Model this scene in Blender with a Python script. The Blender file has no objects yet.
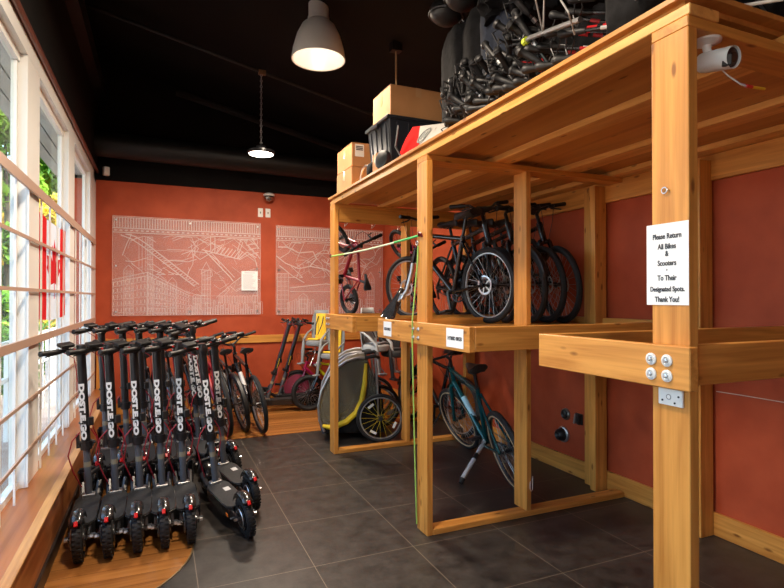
import bpy, bmesh, math, random
from math import sin, cos, pi, radians as R
from mathutils import Vector as V, Matrix as M, noise
rnd = random.Random(7)
SC = bpy.context.scene
COL = SC.collection
# ---------------------------------------------------------------- camera
cam = bpy.data.cameras.new('camera'); cam.lens = 24.61; cam.sensor_width = 36; cam.clip_start = .02; cam.clip_end = 300
co = bpy.data.objects.new('camera', cam); COL.objects.link(co)
co.location = (0, 0, 1.486); co.rotation_euler = (R(90.43), 0, R(-23.6)); SC.camera = co
# ---------------------------------------------------------------- exposure, sky, sun
SC.view_settings.view_transform = 'Standard'; SC.view_settings.look = 'None'
SC.view_settings.gamma = 1; SC.view_settings.exposure = 0.14; SC.view_settings.use_curve_mapping = False
SC.cycles.max_bounces = 8; SC.cycles.transparent_max_bounces = 24; SC.cycles.caustics_reflective = False; SC.cycles.caustics_refractive = False
SC.cycles.use_denoising = True
w = bpy.data.worlds.new('world'); SC.world = w; w.use_nodes = True
nt = w.node_tree; bg = nt.nodes['Background']
sky = nt.nodes.new('ShaderNodeTexSky'); sky.sky_type = 'NISHITA'; sky.sun_disc = False
sky.sun_elevation = R(50); sky.sun_rotation = R(100); sky.dust_density = 3
nt.links.new(sky.outputs[0], bg.inputs[0]); bg.inputs[1].default_value = SKY_S = 1.1
def light(name, kind, loc, power, color=(1, 1, 1), size=.3, direction=(0, 0, -1), spread=None, shape='DISK', size_y=None):
    l = bpy.data.lights.new(name, kind); l.color = color
    l.energy = power
    if kind == 'AREA':
        l.shape = shape; l.size = size
        if size_y: l.size_y = size_y
        if spread: l.spread = spread
    o = bpy.data.objects.new(name, l); COL.objects.link(o); o.location = loc
    o.rotation_euler = V(direction).to_track_quat('-Z', 'Y').to_euler()
    return o
s = light('sun', 'SUN', (0, 0, 20), 9.0, (1, .93, .82), direction=(-.55, .35, -.85)); s.data.angle = R(1)
WARM = (1, .83, .65)
# ceiling lamps: area discs just inside the shades built further down
LAMPS = [(1.29, 4.57, 3.58, 74), (.30, 2.1, 3.6, 92), (-.1, -1.2, 3.6, 16), (1.05, 6.05, 3.085, 56)]  # the two bells out of view are added to brighten the room
for i, (x, y, z, p) in enumerate(LAMPS):
    light('lamp_light', 'AREA', (x, y, z - .02), p, WARM, .24 if i == 3 else .36)
    if i < 3:
        l = light('bulb_light', 'POINT', (x, y, z + .10), 1.9, WARM); l.data.shadow_soft_size = .04
# ---------------------------------------------------------------- mesh helper
def frame_of(d):
    d = V(d).normalized()
    a = V((0, 0, 1)) if abs(d.z) < .9 else V((1, 0, 0))
    u = d.cross(a).normalized(); return u, d.cross(u).normalized(), d
class B:
    def __init__(s, off=(0, 0, 0)):
        s.v = []; s.f = []; s.o = V(off)
    def add(s, vs, fs):
        n = len(s.v); s.v += [V(p) - s.o for p in vs]; s.f += [tuple(i + n for i in f) for f in fs]; return s
    def box(s, x0, x1, y0, y1, z0, z1):
        return s.add([(x0,y0,z0),(x1,y0,z0),(x1,y1,z0),(x0,y1,z0),(x0,y0,z1),(x1,y0,z1),(x1,y1,z1),(x0,y1,z1)],
                     [(0,3,2,1),(4,5,6,7),(0,1,5,4),(1,2,6,5),(2,3,7,6),(3,0,4,7)])
    def obox(s, c, size, rot=(0, 0, 0)):
        m = M.Translation(V(c)) @ (rot if isinstance(rot, M) else M.Rotation(rot[2], 4, 'Z') @ M.Rotation(rot[1], 4, 'Y') @ M.Rotation(rot[0], 4, 'X'))
        a, b, c2 = [k / 2 for k in size]
        P = [m @ V(p) for p in [(-a,-b,-c2),(a,-b,-c2),(a,b,-c2),(-a,b,-c2),(-a,-b,c2),(a,-b,c2),(a,b,c2),(-a,b,c2)]]
        return s.add(P, [(0,3,2,1),(4,5,6,7),(0,1,5,4),(1,2,6,5),(2,3,7,6),(3,0,4,7)])
    def bar(s, p, q, w, h=None):
        h = h or w; p = V(p); q = V(q); u, v, d = frame_of(q - p)
        P = []
        for e in (p, q):
            for a, b in ((-1,-1),(1,-1),(1,1),(-1,1)): P.append(e + u * a * w / 2 + v * b * h / 2)
        return s.add(P, [(0,1,2,3),(7,6,5,4),(0,4,5,1),(1,5,6,2),(2,6,7,3),(3,7,4,0)])
    def tube(s, pts, r, n=8, closed=False, cap=True):
        pts = [V(p) for p in pts]; k = len(pts)
        rr = r if isinstance(r, (list, tuple)) else [r] * k
        T = []
        for i in range(k):
            a = pts[(i - 1) % k] if (closed or i) else pts[0]
            b = pts[(i + 1) % k] if (closed or i < k - 1) else pts[-1]
            T.append((b - a).normalized() if (b - a).length > 1e-9 else V((0, 0, 1)))
        u = frame_of(T[0])[0]; vs = []
        for i in range(k):
            u = (u - T[i] * u.dot(T[i]))
            u = u.normalized() if u.length > 1e-6 else frame_of(T[i])[0]
            v = T[i].cross(u)
            for j in range(n):
                t = 2 * pi * j / n; vs.append(pts[i] + (u * cos(t) + v * sin(t)) * rr[i])
        fs = []
        for i in range(k if closed else k - 1):
            for j in range(n):
                a = i * n + j; b = i * n + (j + 1) % n; c = ((i + 1) % k) * n
                fs.append((a, b, c + (j + 1) % n, c + j))
        if cap and not closed: fs += [tuple(reversed(range(n))), tuple(range((k - 1) * n, k * n))]
        return s.add(vs, fs)
    def cyl(s, p, q, r, r2=None, n=14): return s.tube([p, q], [r, r if r2 is None else r2], n)
    def ring(s, c, axis, rad, r, n=32, m=8, sx=1.0):
        u, v, d = frame_of(axis); c = V(c); vs = []; fs = []
        for i in range(n):
            t = 2 * pi * i / n; e = u * cos(t) + v * sin(t)
            for j in range(m):
                q = 2 * pi * j / m; vs.append(c + e * (rad + r * cos(q)) + d * r * sin(q) * sx)
        for i in range(n):
            for j in range(m):
                fs.append((i*m+j, ((i+1)%n)*m+j, ((i+1)%n)*m+(j+1)%m, i*m+(j+1)%m))
        return s.add(vs, fs)
    def lathe(s, prof, o=(0,0,0), axis=(0,0,1), n=24):
        u, v, d = frame_of(axis); o = V(o); vs = []; fs = []; k = len(prof)
        for r, z in prof:
            for j in range(n):
                t = 2*pi*j/n; vs.append(o + (u*cos(t)+v*sin(t))*r + d*z)
        for i in range(k-1):
            for j in range(n): fs.append((i*n+j, i*n+(j+1)%n, (i+1)*n+(j+1)%n, (i+1)*n+j))
        fs += [tuple(reversed(range(n))), tuple(range((k-1)*n, k*n))]
        return s.add(vs, fs)
    def ball(s, c, r, n=14, m=9, power=1.0, rot=None, wr=0.0, fq=6, seed=0):
        r = (r, r, r) if not isinstance(r, (tuple, list)) else r; c = V(c); vs = []; fs = []
        sg = lambda t: math.copysign(abs(t) ** power, t)
        for i in range(m + 1):
            a = -pi/2 + pi*i/m
            for j in range(n):
                t = 2*pi*j/n
                p = V((sg(cos(a))*sg(cos(t))*r[0], sg(cos(a))*sg(sin(t))*r[1], sg(sin(a))*r[2]))
                if wr: p *= 1 + wr * noise.noise(p * fq + V((seed, seed*2, 0))) * 2
                vs.append(c + (rot @ p if rot else p))
        for i in range(m):
            for j in range(n): fs.append((i*n+j, i*n+(j+1)%n, (i+1)*n+(j+1)%n, (i+1)*n+j))
        return s.add(vs, fs)
    def prism(s, poly, vec):
        vec = V(vec); n = len(poly); poly = [V(p) for p in poly]
        return s.add(poly + [p + vec for p in poly], [tuple(reversed(range(n))), tuple(range(n, 2*n))] + [(i, (i+1)%n, (i+1)%n+n, i+n) for i in range(n)])
    def sheet(s, fn, nu, nv, thick=None, nrm=None):
        """grid surface fn(u,v) with u,v in 0..1; thick: extruded by nrm*thick"""
        P = [V(fn(i/nu, j/nv)) for i in range(nu+1) for j in range(nv+1)]; k = nv + 1
        F = [(i*k+j, (i+1)*k+j, (i+1)*k+j+1, i*k+j+1) for i in range(nu) for j in range(nv)]
        if not thick: return s.add(P, F)
        n0 = len(P); d = V(nrm) * thick; Q = P + [p + d for p in P]
        F2 = [tuple(x + n0 for x in reversed(f)) for f in F]
        edge = [i*k for i in range(nu+1)] + [nu*k+j for j in range(1, k)] + [i*k+nv for i in range(nu-1, -1, -1)] + [j for j in range(nv-1, 0, -1)]
        side = [(edge[i], edge[(i+1)%len(edge)], edge[(i+1)%len(edge)]+n0, edge[i]+n0) for i in range(len(edge))]
        return s.add(Q, F + F2 + side)
    def xf(s, m):
        s.v = [m @ p for p in s.v]; return s
    def build(s, name, mat, parent=None, smooth=False, bevel=0, seg=1, label=None, loc=None):
        me = bpy.data.meshes.new(name); me.from_pydata([tuple(p) for p in s.v], [], s.f); me.validate(); 
        bm = bmesh.new(); bm.from_mesh(me); bmesh.ops.recalc_face_normals(bm, faces=bm.faces); bm.to_mesh(me); bm.free()
        if smooth:
            me.polygons.foreach_set('use_smooth', [True] * len(me.polygons)); me.set_sharp_from_angle(angle=R(40))
        me.materials.append(mat)
        o = bpy.data.objects.new(name, me); COL.objects.link(o)
        if parent: o.parent = parent
        if loc: o.location = loc
        if bevel:
            b = o.modifiers.new('bevel', 'BEVEL'); b.width = bevel; b.segments = seg; b.limit_method = 'ANGLE'; b.angle_limit = R(50)
        if label: o['label'] = label
        return o
def tag(o, label, cat, group=None, kind=None):
    o['label'] = label; o['category'] = cat
    if group: o['group'] = group
    if kind: o['kind'] = kind
    return o
def empty(name, loc, rot=(0, 0, 0), label=None, cat=None, group=None):
    o = bpy.data.objects.new(name, None); COL.objects.link(o); o.empty_display_size = .1
    o.location = loc; o.rotation_euler = rot
    if label: tag(o, label, cat, group)
    return o
def struct(b, name, mat, parent=None, **k):
    o = b.build(name, mat, parent, **k)
    if not parent: o['kind'] = 'structure'
    return o
def dup(root, loc, rot, label):
    r = root.copy(); COL.objects.link(r); r.location = loc; r.rotation_euler = rot; r['label'] = label
    for ch in list(root.children):
        c = ch.copy(); COL.objects.link(c); c.parent = r
        for g in list(ch.children):
            d = g.copy(); COL.objects.link(d); d.parent = c
    return r
def text_b(body, size, origin, xdir, ydir, align='CENTER', bold=0.0, depth=.0006, sx=1.0):
    cu = bpy.data.curves.new('t', 'FONT'); cu.body = body; cu.size = size; cu.align_x = align; cu.align_y = 'CENTER'
    cu.offset = bold; cu.extrude = depth; cu.resolution_u = 3
    o = bpy.data.objects.new('t', cu); COL.objects.link(o); bpy.context.view_layer.update()
    me = bpy.data.meshes.new_from_object(o.evaluated_get(bpy.context.evaluated_depsgraph_get()))
    x = V(xdir).normalized(); y = V(ydir).normalized(); z = x.cross(y)
    b = B(); b.add([V(origin) + x * v.co.x * sx + y * v.co.y + z * v.co.z for v in me.vertices], [tuple(p.vertices) for p in me.polygons])
    bpy.data.objects.remove(o); bpy.data.curves.remove(cu); bpy.data.meshes.remove(me)
    return b
# ---------------------------------------------------------------- materials
def mat(name, col, rough=.5, metal=0, spec=.5, alpha=None, emit=None, trans=None, coat=0, ior=None):
    m = bpy.data.materials.new(name); m.use_nodes = True; b = m.node_tree.nodes['Principled BSDF']
    b.inputs['Base Color'].default_value = (*col, 1); b.inputs['Roughness'].default_value = rough; b.inputs['Metallic'].default_value = metal
    b.inputs['Specular IOR Level'].default_value = spec; b.inputs['Coat Weight'].default_value = coat
    if alpha is not None: b.inputs['Alpha'].default_value = alpha
    if emit: b.inputs['Emission Color'].default_value = (*emit[0], 1); b.inputs['Emission Strength'].default_value = emit[1]
    if trans: b.inputs['Transmission Weight'].default_value = trans
    return m
def N(m, t, **k):
    n = m.node_tree.nodes.new('ShaderNode' + t)
    for a, v in k.items(): setattr(n, a, v)
    return n
def noisy(name, c1, c2, scale=4, rough=.6, detail=6, stretch=(1,1,1), bump=0.0, metal=0, spec=.5, lo=.35, hi=.65, coord='Object', rough2=None):
    m = mat(name, c1, rough, metal, spec); L = m.node_tree.links; b = m.node_tree.nodes['Principled BSDF']
    tc = N(m, 'TexCoord'); mp = N(m, 'Mapping'); mp.inputs['Scale'].default_value = stretch
    nz = N(m, 'TexNoise'); nz.inputs['Scale'].default_value = scale; nz.inputs['Detail'].default_value = detail
    cr = N(m, 'ValToRGB'); cr.color_ramp.elements[0].color = (*c1, 1); cr.color_ramp.elements[1].color = (*c2, 1)
    cr.color_ramp.elements[0].position = lo; cr.color_ramp.elements[1].position = hi
    L.new(tc.outputs[coord], mp.inputs[0]); L.new(mp.outputs[0], nz.inputs['Vector']); L.new(nz.outputs[0], cr.inputs[0]); L.new(cr.outputs[0], b.inputs['Base Color'])
    if bump:
        bp = N(m, 'Bump'); bp.inputs['Strength'].default_value = bump; bp.inputs['Distance'].default_value = .01
        L.new(nz.outputs[0], bp.inputs['Height']); L.new(bp.outputs[0], b.inputs['Normal'])
    if rough2 is not None:
        mr = N(m, 'MapRange'); mr.inputs[3].default_value = rough; mr.inputs[4].default_value = rough2
        L.new(nz.outputs[0], mr.inputs[0]); L.new(mr.outputs[0], b.inputs['Roughness'])
    return m
def wood(name, axis, c1=(.46, .175, .030), c2=(.70, .315, .068), knot=True, rough=.42, sc=1.0, grain=1.0):
    """grain runs along axis 0/1/2"""
    m = mat(name, c1, rough, 0, .35); L = m.node_tree.links; b = m.node_tree.nodes['Principled BSDF']
    tc = N(m, 'TexCoord'); oi = N(m, 'ObjectInfo'); ad = N(m, 'VectorMath', operation='ADD'); ml = N(m, 'VectorMath', operation='SCALE')
    cb = N(m, 'CombineXYZ'); L.new(oi.outputs['Random'], cb.inputs[0]); L.new(oi.outputs['Random'], cb.inputs[1]); L.new(oi.outputs['Random'], cb.inputs[2])
    ml.inputs['Scale'].default_value = 13.0; L.new(cb.outputs[0], ml.inputs[0]); L.new(tc.outputs['Object'], ad.inputs[0]); L.new(ml.outputs[0], ad.inputs[1])
    mp = N(m, 'Mapping'); s = [14 * sc] * 3; s[axis] = .9 * sc; mp.inputs['Scale'].default_value = s; L.new(ad.outputs[0], mp.inputs[0])
    nz = N(m, 'TexNoise'); nz.inputs['Scale'].default_value = 1.6; nz.inputs['Detail'].default_value = 5; nz.inputs['Distortion'].default_value = .8; L.new(mp.outputs[0], nz.inputs['Vector'])
    mp2 = N(m, 'Mapping'); s2 = [90 * sc] * 3; s2[axis] = 2 * sc; mp2.inputs['Scale'].default_value = s2; L.new(ad.outputs[0], mp2.inputs[0])
    n2 = N(m, 'TexNoise'); n2.inputs['Scale'].default_value = 1; n2.inputs['Detail'].default_value = 3; L.new(mp2.outputs[0], n2.inputs['Vector'])
    mx = N(m, 'Math', operation='MULTIPLY_ADD'); mx.inputs[1].default_value = .35 * grain; L.new(n2.outputs[0], mx.inputs[0])
    sb = N(m, 'Math', operation='SUBTRACT'); sb.inputs[1].default_value = .175 * grain; L.new(nz.outputs[0], sb.inputs[0]); L.new(sb.outputs[0], mx.inputs[2])
    cr = N(m, 'ValToRGB'); cr.color_ramp.elements[0].color = (*c1, 1); cr.color_ramp.elements[1].color = (*c2, 1)
    cr.color_ramp.elements[0].position = .30; cr.color_ramp.elements[1].position = .66
    L.new(mx.outputs[0], cr.inputs[0]); out = cr.outputs[0]
    if knot:
        mp3 = N(m, 'Mapping'); s3 = [13] * 3; s3[axis] = 4.6; mp3.inputs['Scale'].default_value = s3; L.new(ad.outputs[0], mp3.inputs[0])
        vo = N(m, 'TexVoronoi'); vo.inputs['Scale'].default_value = 1; L.new(mp3.outputs[0], vo.inputs['Vector'])
        c3 = N(m, 'ValToRGB'); c3.color_ramp.elements[0].position = .07; c3.color_ramp.elements[1].position = .15
        c3.color_ramp.elements[0].color = (.30, .2, .12, 1); c3.color_ramp.elements[1].color = (1, 1, 1, 1); L.new(vo.outputs['Distance'], c3.inputs[0])
        mm = N(m, 'MixRGB', blend_type='MULTIPLY'); mm.inputs[0].default_value = .85; L.new(out, mm.inputs[1]); L.new(c3.outputs[0], mm.inputs[2]); out = mm.outputs[0]
    L.new(out, b.inputs['Base Color'])
    bp = N(m, 'Bump'); bp.inputs['Strength'].default_value = .12; bp.inputs['Distance'].default_value = .004; L.new(mx.outputs[0], bp.inputs['Height']); L.new(bp.outputs[0], b.inputs['Normal'])
    return m
WX, WY, WZ = wood('pine_along_x', 0), wood('pine_along_y', 1), wood('pine_along_z', 2)
PLY = wood('plywood', 1, (.42, .17, .036), (.60, .275, .068), knot=True, sc=.35)
LEDGE = wood('ledge_wood', 1, (.27, .085, .026), (.41, .15, .05), knot=False, sc=.6, rough=.3)
FLW = wood('floor_wood', 1, (.35, .13, .03), (.56, .25, .065), knot=False, sc=.5, rough=.28)
BLACK = mat('black_plastic', (.012, .012, .013), .42); RUBBER = mat('tyre_rubber', (.016, .016, .017), .62, spec=.3); GRIP = mat('grip_rubber', (.007, .007, .008), .5)
BLACKM = mat('black_painted_metal', (.014, .014, .016), .3); CHROME = mat('brushed_metal', (.55, .55, .56), .28, .95); STEEL = mat('grey_steel', (.10, .11, .13), .35, .6)
ALU = mat('silver_alloy', (.42, .42, .43), .35, .85); WHITE = mat('white_paint', (.78, .77, .74), .45); PAPER = mat('white_paper', (.84, .84, .83), .7)
INK = mat('black_ink', (.03, .03, .035), .6); REDP = mat('red_plastic', (.6, .02, .02), .35); REDCAB = mat('red_cable', (.35, .015, .03), .45)
ORANGE = mat('orange_reflector', (.9, .22, .02), .3); DARKF = noisy('black_fabric', (.003, .003, .0033), (.010, .010, .0115), 20, .85, bump=.4, spec=.15)
# ---------------------------------------------------------------- the room
XW, XR, YF, YB = -.72, 3.22, 7.68, -3.0
TERRA = noisy('terracotta_plaster', (.37, .055, .017), (.45, .074, .025), 5, .62, detail=8, bump=.15, spec=.3)
NIGHT = noisy('black_ceiling_paint', (.0035, .003, .0028), (.006, .005, .0045), 1.5, .8, spec=.15)
TILE = mat('dark_stone_tile', (.03, .027, .025), .34); 
def tile_nodes(m):
    L = m.node_tree.links; b = m.node_tree.nodes['Principled BSDF']; tc = N(m, 'TexCoord')
    sp = N(m, 'SeparateXYZ'); L.new(tc.outputs['Object'], sp.inputs[0]); fac = []
    for ax, off in ((0, .8), (1, 2.9)):
        a = N(m, 'Math', operation='ADD'); a.inputs[1].default_value = -off + .605 * 50 + .3025; L.new(sp.outputs[ax], a.inputs[0])
        mo = N(m, 'Math', operation='MODULO'); mo.inputs[1].default_value = .605; L.new(a.outputs[0], mo.inputs[0])
        su = N(m, 'Math', operation='SUBTRACT'); su.inputs[1].default_value = .3025; L.new(mo.outputs[0], su.inputs[0])
        ab = N(m, 'Math', operation='ABSOLUTE'); L.new(su.outputs[0], ab.inputs[0])
        lt = N(m, 'Math', operation='LESS_THAN'); lt.inputs[1].default_value = .0022; L.new(ab.outputs[0], lt.inputs[0]); fac.append(lt)
    mx = N(m, 'Math', operation='MAXIMUM'); L.new(fac[0].outputs[0], mx.inputs[0]); L.new(fac[1].outputs[0], mx.inputs[1])
    nz = N(m, 'TexNoise'); nz.inputs['Scale'].default_value = 9; nz.inputs['Detail'].default_value = 12; nz.inputs['Roughness'].default_value = .78; L.new(tc.outputs['Object'], nz.inputs['Vector'])
    cr = N(m, 'ValToRGB'); cr.color_ramp.elements[0].color = (.012, .0105, .0095, 1); cr.color_ramp.elements[1].color = (.056, .048, .042, 1)
    cr.color_ramp.elements[0].position = .36; cr.color_ramp.elements[1].position = .66; L.new(nz.outputs[0], cr.inputs[0])
    mi = N(m, 'MixRGB'); mi.inputs[2].default_value = (.17, .135, .10, 1); L.new(mx.outputs[0], mi.inputs[0]); L.new(cr.outputs[0], mi.inputs[1]); L.new(mi.outputs[0], b.inputs['Base Color'])
    mr = N(m, 'MapRange'); mr.inputs[3].default_value = .30; mr.inputs[4].default_value = .52; L.new(nz.outputs[0], mr.inputs[0]); L.new(mr.outputs[0], b.inputs['Roughness'])
    bp = N(m, 'Bump'); bp.inputs['Strength'].default_value = .15; bp.inputs['Distance'].default_value = .004; L.new(nz.outputs[0], bp.inputs['Height']); L.new(bp.outputs[0], b.inputs['Normal'])
tile_nodes(TILE)
struct(B().box(-.9, XR + .1, YB, YF + .1, -.12, 0), 'floor', TILE)
# plank material for the wooden floor inlay: boards along x
def planks(m, ax, wd):
    L = m.node_tree.links; b = m.node_tree.nodes['Principled BSDF']; src = b.inputs['Base Color'].links[0].from_socket
    tc = N(m, 'TexCoord'); sp = N(m, 'SeparateXYZ'); L.new(tc.outputs['Object'], sp.inputs[0])
    a = N(m, 'Math', operation='MULTIPLY'); a.inputs[1].default_value = 1 / wd; L.new(sp.outputs[ax], a.inputs[0])
    fr = N(m, 'Math', operation='FRACT'); L.new(a.outputs[0], fr.inputs[0]); fl = N(m, 'Math', operation='FLOOR'); L.new(a.outputs[0], fl.inputs[0])
    lt = N(m, 'Math', operation='LESS_THAN'); lt.inputs[1].default_value = .03; L.new(fr.outputs[0], lt.inputs[0])
    wn = N(m, 'TexWhiteNoise', noise_dimensions='1D'); L.new(fl.outputs[0], wn.inputs['W'])
    mr = N(m, 'MapRange'); mr.inputs[3].default_value = .78; mr.inputs[4].default_value = 1.15; L.new(wn.outputs[0], mr.inputs[0])
    m1 = N(m, 'MixRGB', blend_type='MULTIPLY'); m1.inputs[0].default_value = 1; L.new(src, m1.inputs[1]); L.new(mr.outputs[0], m1.inputs[2])
    m2 = N(m, 'MixRGB'); m2.inputs[2].default_value = (.10, .035, .01, 1); L.new(lt.outputs[0], m2.inputs[0]); L.new(m1.outputs[0], m2.inputs[1]); L.new(m2.outputs[0], b.inputs['Base Color'])
FLX = wood('floor_planks', 0, (.27, .098, .024), (.42, .175, .045), knot=False, sc=.6, rough=.26); planks(FLX, 1, .11)
arc = [(-.5 + .7 * sin(a), 3.5 - .7 * cos(a)) for a in [R(t) for t in range(0, 91, 6)]]
poly = [(-.52, 2.8)] + arc + [(.2, 5.83), (XR, 5.83), (XR, YF), (-.72, YF), (-.72, 2.8)]
struct(B().prism([(x, y, .0) for x, y in poly], (0, 0, .003)), 'floor_inlay', FLX)
struct(B().prism([(x, y, .0) for x, y in [(x, y) for x, y in arc]] + [(-.5 + .708 * sin(R(t)), 3.5 - .708 * cos(R(t)), 0) for t in range(90, -1, -6)], (0, 0, .004)), 'trim_1', mat('brass_strip', (.45, .33, .18), .35, .8))
# walls
struct(B().box(XW - .3, XR + .15, YF, YF + .15, 0, 2.98), 'wall_back', TERRA)
struct(B().box(XW - .3, XR + .15, YF - .02, YF + .15, 2.98, 5), 'wall_upper', NIGHT)
struct(B().box(XR, XR + .15, YB - .15, YF, 0, 2.98), 'wall_right', TERRA)
struct(B().box(XR, XR + .15, YB - .15, YF, 2.98, 5), 'wall_upper_right', NIGHT)
struct(B().box(XW - .3, XR + .15, YB - .15, YB, 0, 4.9), 'wall_front', TERRA)
ce = B(); zc = lambda x: 4.34 - .22 * x
ce.prism([(-1.1, YB - .15, zc(-1.1)), (XR + .15, YB - .15, zc(XR + .15)), (XR + .15, YB - .15, zc(XR + .15) + .12), (-1.1, YB - .15, zc(-1.1) + .12)], (0, YF - YB + .3, 0))
struct(ce, 'ceiling', NIGHT)
struct(B().box(-.95, -.70, YB, YF, 3.06, 4.75), 'wall_left_upper', NIGHT)
# ceiling ducts, beams and conduits
DUCT = mat('dark_duct_metal', (.006, .005, .0045), .5, .2)
struct(B().cyl((-.7, 7.38, 3.36), (3.2, 7.38, 3.30), .15, n=24), 'trim_2', DUCT, smooth=True)
struct(B().tube([(-.7, 6.05, zc(-.7) - .1), (3.2, 6.05, zc(3.2) - .1)], .018, 8), 'trim_3', DUCT)
struct(B().tube([(.2, 7.0, zc(.2) - .3), (3.2, 7.0, zc(3.2) - .3)], .05, 10), 'trim_4', NIGHT)
struct(B().box(-.70, -.60, YB, YF, 3.9, 4.1), 'trim_5', DUCT)
# timber rails
struct(B().box(XW + .06, 3.2, YF - .03, YF, .86, .965), 'trim_7', WX, bevel=.003)
struct(B().box(XW + .0, 3.2, YF - .022, YF, 0, .14), 'baseboard_back', WX, bevel=.003)
struct(B().box(XR - .022, XR, YB, YF - .03, 0, .143), 'baseboard_right', WY, bevel=.003)
# window ledge
struct(B().box(XW - .12, -.545, YB, YF, 0, .335), 'trim_8', LEDGE)
struct(B().box(XW - .12, -.53, YB, YF, .335, .35), 'trim_9', LEDGE, bevel=.002)
struct(B().box(-.575, -.525, YB, YF, .346, .356), 'trim_10', wood('ledge_edging', 1, (.40, .19, .07), (.60, .33, .13), knot=False), bevel=.002)
struct(B().box(-.545, -.53, YB, YF, 0, .09), 'baseboard_left', mat('dark_skirting', (.018, .015, .014), .35), bevel=.002)
struct(B().box(-.70, -.575, YF - .09, YF, .35, .97), 'trim_11', WZ, bevel=.003)
# window wall: white piers, head and sill, glass, inner grille
WFR = mat('white_window_frame', (.84, .85, .82), .4); TAN = mat('tan_grille_bar', (.50, .34, .26), .4)
GLASS = bpy.data.materials.new('window_glass'); GLASS.use_nodes = True
g = GLASS.node_tree; g.nodes.clear(); go = g.nodes.new('ShaderNodeOutputMaterial'); gm = g.nodes.new('ShaderNodeMixShader'); gt = g.nodes.new('ShaderNodeBsdfTransparent'); gg = g.nodes.new('ShaderNodeBsdfGlossy')
gg.inputs['Roughness'].default_value = .02; gt.inputs[0].default_value = (.93, .97, .95, 1); gf = g.nodes.new('ShaderNodeFresnel'); gf.inputs[0].default_value = 1.3
gmul = g.nodes.new('ShaderNodeMath'); gmul.operation = 'MULTIPLY'; gmul.inputs[1].default_value = .12
g.links.new(gf.outputs[0], gmul.inputs[0]); g.links.new(gmul.outputs[0], gm.inputs[0]); g.links.new(gt.outputs[0], gm.inputs[1]); g.links.new(gg.outputs[0], gm.inputs[2]); g.links.new(gm.outputs[0], go.inputs[0])
edges = [7.43, 5.80, 4.18, 2.55, .92, -.71, -2.34]
struct(B().box(-.82, XW - .125, YB, YF, 0, .335), 'wall_left', WFR)
struct(B().box(-.80, XW, 7.43, YF, .35, 3.06), 'trim_12', WFR)
struct(B().box(-.80, XW, YB, YF, 2.95, 3.06), 'trim_13', WFR)
struct(B().tube([(-.70, YB, 3.07), (-.70, YF, 3.07)], .020, 10), 'trim_6', mat('red_brown_rail', (.14, .045, .03), .3), smooth=True)
for k, e in enumerate(edges):
    y1 = e - .36; y0 = (edges[k + 1] if k + 1 < len(edges) else YB)
    o = struct(B().box(-.80, XW, y1, e, .35, 2.95), 'window_%d' % (k + 1), WFR, bevel=.002)
    h = B(); h.box(-.80, -.76, y0, y1, .35, .39); h.box(-.80, -.76, y0, y1, 2.90, 2.95); h.box(-.80, -.77, y0, y0 + .03, .39, 2.90); h.box(-.80, -.77, y1 - .03, y1, .39, 2.90)
    h.build('window_frame', WFR, o)
    B().box(-.788, -.783, y0 + .03, y1 - .03, .39, 2.90).build('pane', GLASS, o)
    gr = B(); n = 5
    for j in range(n):
        y = y0 + .015 + (y1 - y0 - .03) * j / (n - 1); gr.box(-.716, -.706, y - .008, y + .008, .36, 2.17)
    gr.build('grille_upright', WFR, o, label='slim white grille uprights')
    tb = B()
    for z, hh in ((.585, .010), (.88, .010), (1.535, .010), (1.84, .010)): tb.box(-.706, -.696, y0, e, z - hh, z + hh)
    for z, hh in ((1.225, .024), (2.16, .030)): tb.box(-.706, -.692, y0, e, z - hh, z + hh)
    tb.build('grille_rail', TAN, o, label='tan horizontal grille rails')
# ---------------------------------------------------------------- outdoors
struct(B().box(-40, -.92, -20, 60, -.5, -.12), 'ground', noisy('paving', (.32, .22, .17), (.45, .36, .30), 3, .8))
so = B()
for i in range(3):
    x0 = -.85 - i * .11; so.box(x0 - .098, x0, -4, 9, 3.02, 3.05)
so.box(-1.2, -.84, -4, 9, 3.05, 3.12)
tag(so.build('roof_soffit', mat('grey_soffit_boards', (.30, .31, .30), .6)), 'grey boarded eaves overhanging outside the windows', 'eaves')
# ---------------------------------------------------------------- the timber rack
WJ = wood('lit_pine_joist', 1, (.60, .27, .06), (.80, .42, .12))  # same pine made paler: window light on the joists put into the colour
rack = empty('storage_rack', (2.35, 3.0, 0), label='tall pine timber storage rack with three slatted bike shelves and a plywood top', cat='rack')
RO = (2.35, 3.0, 0)
def rb(): return B(RO)
def post(x0, x1, y0, y1, z0, z1): return rb().box(x0, x1, y0, y1, z0, z1).build('post', WZ, rack, bevel=.004, seg=2)
BAYS = [1.176, 2.98, 4.895]
for y in BAYS:
    post(1.54, 1.582, y, y + .14, 0, 2.352)
    if y > 2: post(2.30, 2.34, y, y + .14, .038, 2.352)
    if y > 2: rb().box(1.582, XR - .03, y, y + .09, 0, .038).build('sill_board', WX, rack, bevel=.003)
    rb().box(1.54, XR, y, y + .14, 2.352, 2.388).build('cross_beam', WX, rack, bevel=.003)
for y in (.95, 2.28, 3.15, 5.04): post(3.08, XR - .024, y, y + .06, 0, 2.35)
post(3.14, XR - .0235, 3.19, 3.33, 0, 2.35)
rb().box(1.59, 3.19, 4.90, 4.938, 2.215, 2.352).build('cross_beam', WX, rack, bevel=.003)
for x in (1.54, 2.04, 2.64, 3.07): rb().box(x, x + .14, 1.17, 5.04, 2.388, 2.424).build('joist', WJ, rack, bevel=.003)
rb().box(3.185, XR - .001, -2.2, 5.04, 2.226, 2.386).build('ledger', WY, rack, bevel=.003)
rb().box(1.555, XR - .001, 1.20, 5.03, 2.4242, 2.4438).build('under_board', PLY, rack, label='plywood underside of the deck')
rb().box(1.525, XR - .001, 1.155, 5.055, 2.444, 2.463).build('top_board', PLY, rack, bevel=.001, label='plywood top deck')
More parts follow.
